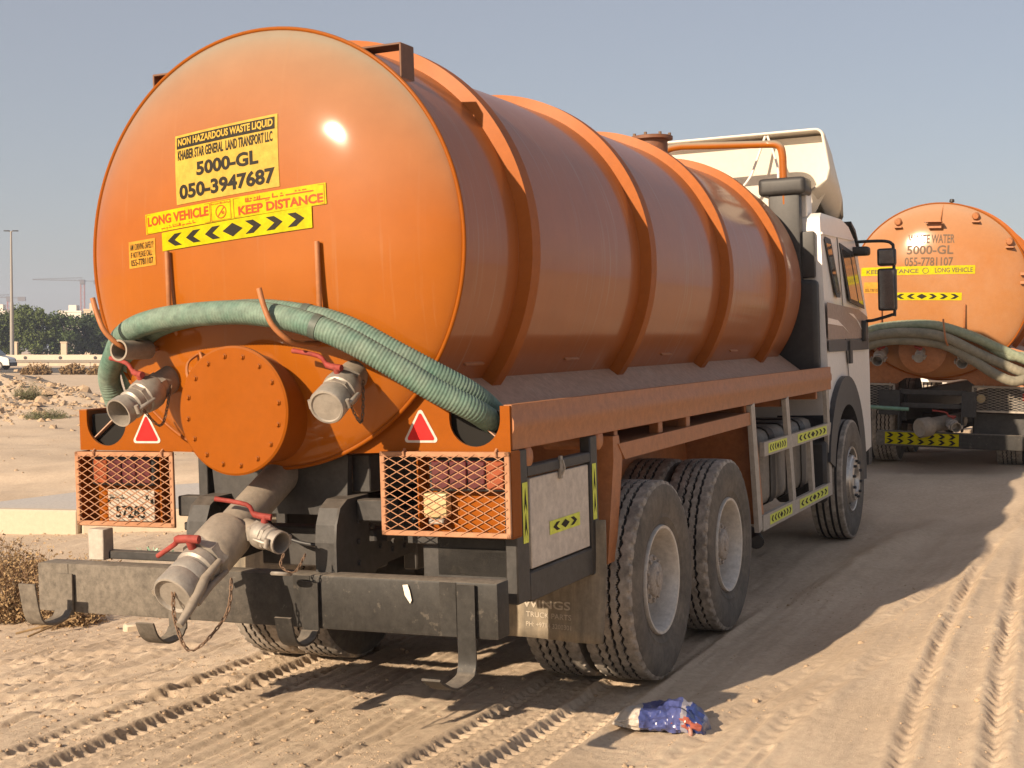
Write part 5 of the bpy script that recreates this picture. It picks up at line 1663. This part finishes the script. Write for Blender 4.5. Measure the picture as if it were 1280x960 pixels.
for (a, b_) in (((-3.42, 9.55, .03), (-3.05, 9.7, .10)), ((-3.3, 9.45, .02), (-3.12, 9.75, .08))):
    tube(tw, [(a[0], a[1], gz(a[0], a[1]) + a[2]), (b_[0], b_[1], gz(b_[0], b_[1]) + b_[2])], .008, 6)
sk = new('fallen_twig', tw, STRAW); tag(sk, 'pale dry twigs lying below the left hook of the bumper', 'twig')
bm = B()
x, y = -2.62, 9.62
box(bm, -.07, .07, -.05, .05, -.02, .045, bev=.012, mtx=Matrix.Translation((x, y, gz(x, y))) @ Matrix.Rotation(.5, 4, 'Z'))
st = new('stone', bm, CONC); tag(st, 'small flat pale stone under the rear bumper left of the outlet', 'stone')
GREENP = mat('pale_green_plastic', (.25, .42, .30), .5)
bm = B(); rr = random.Random(9)
for k in range(26):
    a = rr.random() * 6.28; c0 = Vector((rr.gauss(0, .06), rr.gauss(0, .03), .01)); e = c0 + Vector((math.cos(a) * .09, math.sin(a) * .05, rr.uniform(.03, .11)))
    w = Vector((rr.uniform(-.02, .02), rr.uniform(-.02, .02), .015))
    vv = [bm.verts.new(p) for p in (c0, c0 + w, e + w * .6, e)]; bm.faces.new(vv)
sc_ = new('plastic_scrap', bm, GREENP, None, 0); sc_.location = (-3.35, 12.9, gz(-3.35, 12.9)); tag(sc_, 'small scrap of pale green plastic on the sand behind the bumper', 'litter')

# loose clods: nobody could count them
def clods():
    r = random.Random(31)
    vs_, fs = [], []
    base = [(0, 0, .85)] + [(.62 * math.cos(k * 1.2566 + .5), .62 * math.sin(k * 1.2566 + .5), .66) for k in range(5)] + [(math.cos(k * 1.2566), math.sin(k * 1.2566), -.1) for k in range(5)]
    bf = [(0, k + 1, (k + 1) % 5 + 1) for k in range(5)] + [(k + 1, k + 6, (k + 1) % 5 + 6, (k + 1) % 5 + 1) for k in range(5)]
    pts = []
    for k in range(15000):
        u = r.random()
        if u < .34: x, y = r.uniform(-4.5, 5.0), 5.8 + 4.5 * r.random() ** 1.3
        elif u < .64: x, y = r.uniform(-4.6, -.6), r.uniform(6.2, 10.5)
        elif u < .78: x, y = -4.2 + r.gauss(0, 1.2), r.uniform(8, 15)
        elif u < .92: x, y = -14.5 + r.gauss(0, 3.2), 39.5 + r.gauss(0, 3.4)
        else: x, y = r.uniform(-22, -4), r.uniform(15, 42)
        pts.append((x, y))
    P = np.array(pts)
    Z = height(P[:, 0].copy(), P[:, 1].copy())
    keepn = fbm(P[:, 0] * .7 + 40, P[:, 1] * .7, 3)
    for (x, y), z, kn in zip(pts, Z, keepn):
        if y < 30 and kn < -.05 + r.uniform(-.3, .15): continue
        s_ = r.uniform(.003, .009) * (2.4 if r.random() < .06 else 1) * (1 if y < 14 else 2.4 if y < 30 else 9 * r.uniform(.5, 1.6))
        a = r.random() * 6.28; ca, sa = math.cos(a), math.sin(a)
        k0 = len(vs_)
        for bx, by, bz in base:
            j = r.uniform(.7, 1.3)
            vs_.append((x + (bx * ca - by * sa) * s_ * j, y + (bx * sa + by * ca) * s_ * j, z + bz * s_ * .8 * j - .002))
        fs += [tuple(k0 + i for i in f) for f in bf]
    me = bpy.data.meshes.new('sand_clods'); me.from_pydata(vs_, [], fs)
    o = link('sand_clods', me, mat('sand_clod', (.40, .29, .19), .95, var=.3, dscale=2), None, 0)
    tag(o, 'loose clods and pebbles scattered over the sand', kind='stuff')
clods()

# ------------------------------------------------------------------ highway furniture
STEEL = mat('galvanised_barrier', (.36, .34, .31), .5, metal=.4, dust=.4, dscale=1)
bm = B()
prism(bm, [(132.0, .50), (131.94, .56), (132.0, .62), (131.94, .69), (132.0, .76), (132.05, .76), (132.05, .5)], lambda u, v, d: (d, u, v), -140, 60)
gr = new('guard_rail', bm, STEEL, None, 20); tag(gr, 'long steel guard rail along the far side of the highway', 'barrier')
pm = None
for k in range(40):
    if pm is None:
        bm = B(); box(bm, -.06, .06, 132.06, 132.16, -.2, .74); o = new('post', bm, STEEL, gr, 0); pm = o.data
    else:
        o = bpy.data.objects.new('post', pm); C.objects.link(o); o.parent = gr
    o.location = (-120 + k * 4.0, 0, 0)
bm = B(); box(bm, -200, 120, 150, 183, -.4, .25)
md = new('median', bm, SAND, None, 0); tag(md, 'raised sandy verge beyond the highway', kind='structure')
bm = B()
prism(bm, [(183, -.3), (183, .25), (183.2, .45), (183.25, 1.0), (183.45, 1.0), (183.5, .45), (183.7, .25), (183.7, -.3)], lambda u, v, d: (d, u, v), -200, 120)
jb = new('concrete_barrier', bm, mat('pale_barrier_concrete', (.55, .46, .36), .9, dscale=.3, var=.1), None, 25)
tag(jb, 'long pale concrete barrier below the trees with dark markers', 'barrier')
pm = None
for k in range(34):
    if pm is None:
        bm = B(); lathe(bm, [(.22, 0), (.22, -.06), (0, -.07)], (0, 183.2, .62), (0, 1, 0), 10); o = new('marker', bm, BLACK, jb, 0); pm = o.data
    else:
        o = bpy.data.objects.new('marker', pm); C.objects.link(o); o.parent = jb
    o.location = (-110 + k * 4.6, 0, 0)

# street lamp
POLE = mat('lamp_pole_steel', (.26, .25, .24), .5, metal=.3, dust=.2, dscale=.5)
def lamp(x, y, z0, z1, label):
    root = empty('street_lamp', Matrix.Translation((x, y, z0))); tag(root, label, 'street lamp')
    H = z1 - z0
    bm = B(); tube(bm, [(0, 0, 0), (0, 0, H * .45)], [.30, .24], 12); tube(bm, [(0, 0, H * .45), (0, 0, H)], [.20, .12], 10); new('pole', bm, POLE, root, 50)
    for s in (-1, 1):
        bm = B(); tube(bm, [(0, 0, H - .1), (s * .35, 0, H + .05)], .06, 8); o = new('arm', bm, POLE, root, 50)
        bm = B(); box(bm, min(s * .2, s * .95), max(s * .2, s * .95), -.18, .18, H - .02, H + .12, bev=.04); new('lamp_head', bm, BLACKG, o, 40)
lamp(-66.9, 186.5, .2, 17.5, 'tall double armed street lamp standing before the tree row at the left')

# perimeter wall with pillars
WALL = mat('beige_wall_plaster', (.52, .42, .31), .9, var=.12, dscale=.2)
pw_ = empty('perimeter_wall', Matrix.Translation((0, 214, 0))); tag(pw_, 'low beige perimeter wall with pale pillars in front of the trees', 'wall')
bm = B(); box(bm, -190, 60, 0, .3, -.4, .9); new('wall_panel', bm, WALL, pw_, 0)
pm = None
for k in range(28):
    if pm is None:
        bm = B(); box(bm, -.45, .45, -.15, .45, -.4, 2.7, bev=.03); box(bm, -.55, .55, -.22, .52, 2.7, 2.9, bev=.03); o = new('pillar', bm, WALL, pw_, 0); pm = o.data
    else:
        o = bpy.data.objects.new('pillar', pm); C.objects.link(o); o.parent = pw_
    o.location = (-160 + k * 7.6, 0, 0)

# trees behind the wall
BARK = mat('tree_bark', (.12, .085, .06), .9, var=.2)
LEAFS = [mat('tree_leaf_olive', (.075, .105, .022), .75, var=.45, dscale=.7), mat('tree_leaf_dark', (.036, .062, .018), .75, var=.45, dscale=.7), mat('tree_leaf_mid', (.052, .085, .022), .75, var=.45, dscale=.7)]
def tree_meshes(seed, h, w):
    r = random.Random(seed)
    bm = B()
    tips = []
    tube(bm, [(0, 0, -.3), (r.uniform(-.1, .1), 0, h * .22), (r.uniform(-.3, .3), r.uniform(-.3, .3), h * .45)], [.22, .17, .12], 8)
    for k in range(11):
        a = k * 2.4 + r.random(); el = r.uniform(.2, 1.2)
        b0 = Vector((0, 0, h * r.uniform(.12, .45)))
        e = b0 + Vector((math.cos(a) * w * r.uniform(.4, .9), math.sin(a) * w * r.uniform(.4, .9), h * r.uniform(.08, .42)))
        tube(bm, [b0, b0.lerp(e, .5) + Vector((0, 0, .2)), e], [.09, .06, .025], 6)
        tips.append(e)
    tm = bpy.data.meshes.new('trunk'); bm.to_mesh(tm); bm.free(); tm.materials.append(BARK)
    vs_, fs = [], []
    cl = []
    for t in tips:
        cl.append((t, r.uniform(.7, 1.25)))
        for _ in range(3): cl.append((t + Vector((r.gauss(0, w * .25), r.gauss(0, w * .25), r.gauss(0, h * .09))), r.uniform(.4, .9)))
    for _ in range(26):
        a = r.random() * 6.28; q_ = math.sqrt(r.random()) * w * .95
        cl.append((Vector((math.cos(a) * q_, math.sin(a) * q_, h * r.uniform(.12, .55))), r.uniform(.4, .9)))
    cl.append((Vector((0, 0, h * .85)), .9)); cl.append((Vector((.3, .2, h * .72)), 1.2))
    for c0, rad in cl:
        for k in range(int(150 * rad)):
            d = Vector((r.gauss(0, 1), r.gauss(0, 1), r.gauss(0, .8))).normalized() * rad * (.35 + .75 * r.random() ** .5)
            p = c0 + d
            if p.z > h or p.z < .25: continue
            s_ = r.uniform(.10, .24)
            a1 = Vector((r.uniform(-1, 1), r.uniform(-1, 1), r.uniform(-1, 1))).normalized() * s_
            a2 = a1.cross(Vector((r.uniform(-1, 1), r.uniform(-1, 1), r.uniform(-1, 1)))).normalized() * s_ * .6
            k0 = len(vs_); vs_ += [p - a1, p + a2, p + a1, p - a2]; fs.append((k0, k0 + 1, k0 + 2, k0 + 3))
    cm = bpy.data.meshes.new('crown'); cm.from_pydata(vs_, [], fs)
    return tm, cm
PROTO = [tree_meshes(40 + k, 7.6, 3.0) for k in range(4)]
CROWNS = {}
ORD = ['leftmost', 'second', 'third', 'fourth', 'fifth', 'sixth', 'seventh', 'eighth', 'ninth', 'tenth', 'eleventh', 'twelfth', 'thirteenth', 'fourteenth', 'fifteenth', 'sixteenth', 'seventeenth', 'eighteenth', 'nineteenth', 'twentieth', 'twenty first', 'twenty second']
KIND = ['olive green', 'dark green', 'mid green']
def plant_tree(name, x, y, k, s, rot, lab, kind):
    root = empty(name, Matrix.Translation((x, y, -.05)) @ Matrix.Rotation(rot, 4, 'Z') @ Matrix.Diagonal((s * 1.05, s * 1.05, s, 1)))
    tag(root, lab, 'tree', 'trees in a row behind the perimeter wall')
    tm, cm = PROTO[k]
    t = bpy.data.objects.new('trunk', tm); C.objects.link(t); t.parent = root
    key = (k, kind)
    if key not in CROWNS:
        c2 = cm.copy(); c2.materials.clear(); c2.materials.append(LEAFS[kind]); CROWNS[key] = c2
    c = bpy.data.objects.new('crown', CROWNS[key]); C.objects.link(c); c.parent = root
rt = random.Random(77)
for i in range(22):
    kd = rt.choice((0, 1, 2)) if i not in (5, 6) else 0
    plant_tree('tree', -96 + i * 3.5 + rt.uniform(-.8, .8), 219 + rt.uniform(-2, 6), rt.randrange(4), rt.uniform(1.0, 1.2) if i not in (5,) else 1.24, rt.random() * 6, '%s %s tree from the left in the row behind the perimeter wall' % (ORD[i], KIND[kd]) if i else 'leftmost %s tree in the row behind the perimeter wall' % KIND[kd], kd)

# far buildings and cranes
BWH = mat('far_white_wall', (.62, .58, .52), .9, var=.05, dscale=.1)
BWIN = mat('far_window', (.10, .11, .12), .4)
def building(x, y, w, d, h, lab, m=BWH, floors=3, cols=5):
    root = empty('building', Matrix.Translation((x, y, 0))); tag(root, lab, 'building')
    bm = B(); box(bm, -w / 2, w / 2, 0, d, -.3, h); new('wall', bm, m, root, 0)
    bm = B(); box(bm, -w / 2 - .15, w / 2 + .15, -.15, d + .15, h, h + .5); box(bm, -w * .2, w * .15, d * .3, d * .6, h + .5, h + 2.2); new('roof', bm, m, root, 0)
    for j in range(floors):
        for i in range(cols):
            bm = B(); cx = -w / 2 + (i + .5) * w / cols; cz = (j + .55) * h / floors
            box(bm, cx - .6, cx + .6, -.06, .02, cz - .7, cz + .7); new('window', bm, BWIN, root, 0)
building(-127.5, 402, 6.5, 10, 12.3, 'white flat roofed building top rising above the trees right of the street lamp', BWH, 3, 3)
building(-119.5, 395, 3.6, 6, 12.6, 'small beige building top above the trees beside the tank edge', WALL, 3, 2)
building(-147.5, 400, 4, 8, 12.4, 'pale building top half hidden by trees near the left frame edge', BWH, 3, 2)
CRANE = mat('crane_steel', (.12, .11, .11), .6)
CRANER = mat('crane_red', (.34, .12, .09), .6)
def crane(x, y, mast, jib, cj, face, lab, ang=0.0):
    root = empty('tower_crane', Matrix.Translation((x, y, 0)) @ Matrix.Rotation(ang, 4, 'Z')); tag(root, lab, 'crane', 'tower cranes on the skyline')
    bm = B(); w = 1.5
    for sx_ in (-w, w):
        for sy in (-w, w): tube(bm, [(sx_, sy, 0), (sx_, sy, mast)], .28, 6)
    z = 0; k = 0
    while z < mast - 3:
        s = 1 if k % 2 else -1
        tube(bm, [(-w * s, -w, z), (w * s, -w, z + 3)], .15, 5); tube(bm, [(-w, -w * s, z), (-w, w * s, z + 3)], .15, 5); z += 3; k += 1
    new('mast', bm, CRANER, root, 0)
    bm = B(); tube(bm, [(-face * cj, 0, mast), (face * jib, 0, mast + 1)], .24, 6); tube(bm, [(0, 0, mast + 3), (face * jib, 0, mast + 1.4)], .18, 6)
    for i in range(int(jib / 3)):
        t0 = i * 3; zt = mast + 3 - 1.6 * t0 / jib
        tube(bm, [(face * t0, 0, mast + .5), (face * (t0 + 1.5), 0, zt)], .14, 5); tube(bm, [(face * (t0 + 1.5), 0, zt), (face * (t0 + 3), 0, mast + .5)], .14, 5)
    new('jib', bm, CRANE, root, 0)
    bm = B(); box(bm, -face * cj - 3, -face * cj + 3, -1.5, 1.5, mast - 2.5, mast + 1.0); new('counterweight', bm, CRANE, root, 0)
    bm = B(); box(bm, -2, 2, -2.6, 2, mast - 2.6, mast + 1.2, bev=.2); new('crane_cab', bm, CRANE, root, 0)
crane(-357, 1160, 58, 40, 12, -1, 'tower crane with a long jib on the hazy skyline beside the tank', .15)
crane(-418, 1160, 44, 24, 10, -1, 'tower crane half cut by the left frame edge', .1)

# white van on the highway
def van():
    root = empty('van', Matrix.Translation((-44.9, 118.5, .03))); tag(root, 'white van driving on the highway, cut by the left frame edge', 'van')
    prof = [(-2.5, .35), (-2.5, 1.72), (-2.35, 1.86), (.6, 1.86), (.9, 1.80), (1.55, 1.18), (2.25, 1.02), (2.4, .90), (2.45, .38)]
    bm = B(); prism(bm, prof, lambda u, v, d: (u, d, v), -.9, .9)
    e = [x_ for x_ in bm.edges if abs(x_.verts[0].co.y) > .89 and abs(x_.verts[1].co.y) > .89 and x_.verts[0].co.y * x_.verts[1].co.y > 0 and x_.calc_face_angle(0) > .4]
    bmesh.ops.bevel(bm, geom=e, offset=.07, segments=2, affect='EDGES')
    body = new('body', bm, WHITE, root, 40)
    bm = B(); prism(bm, [(.0, 1.18), (.0, 1.70), (.65, 1.70), (1.22, 1.2)], lambda u, v, d: (u, d, v), -.92, -.905); new('window', bm, GLASS, body, 0)
    bm = B(); prism(bm, [(-2.2, 1.2), (-2.2, 1.7), (-.15, 1.7), (-.15, 1.2)], lambda u, v, d: (u, d, v), -.92, -.905); new('window', bm, GLASS, body, 0)
    bm = B(); prism(bm, [(1.56, 1.24), (.96, 1.80), (.99, 1.82), (1.60, 1.26)], lambda u, v, d: (u, d, v), -.78, .78); new('windscreen', bm, GLASS, body, 0)
    bm = B(); box(bm, 2.35, 2.52, -.88, .88, .30, .62, bev=.04); new('bumper', bm, BLACKG, body, 0)
    for s in (-1, 1):
        bm = B(); box(bm, 2.15, 2.43, s * .72 - .14, s * .72 + .14, .72, .90, bev=.03); new('headlight', bm, GLASS, body, 0)
        for x_ in (-1.6, 1.55):
            bm = B(); lathe(bm, [(0, -.12), (.33, -.12), (.36, -.08), (.36, .08), (.33, .12), (.2, .1), (0, .1)], (x_, s * .82, .36), (0, 1, 0), 24); w_ = new('wheel', bm, RUBBER, root, 40)
            bm = B(); lathe(bm, [(0, .125), (.19, .125), (.2, .11)], (x_, s * .82, .36), (0, s, 0), 18); new('hubcap', bm, RIM, w_, 40)
van()

# ------------------------------------------------------------------ haze
bm = B(); box(bm, -1700, 1700, -250, 1750, -2.5, 75)
hz = new('haze', bm, None, None, 0)
hm = bpy.data.materials.new('haze'); hm.use_nodes = True
hn = hm.node_tree; hn.nodes.clear()
ho = hn.nodes.new('ShaderNodeOutputMaterial'); pv = hn.nodes.new('ShaderNodeVolumePrincipled')
pv.inputs['Color'].default_value = (.70, .78, 1.0, 1); pv.inputs['Density'].default_value = .0004
pv.inputs['Anisotropy'].default_value = 0
hn.links.new(pv.outputs[0], ho.inputs['Volume'])
hz.data.materials.append(hm)
tag(hz, 'thin warm desert haze in the air', kind='stuff')
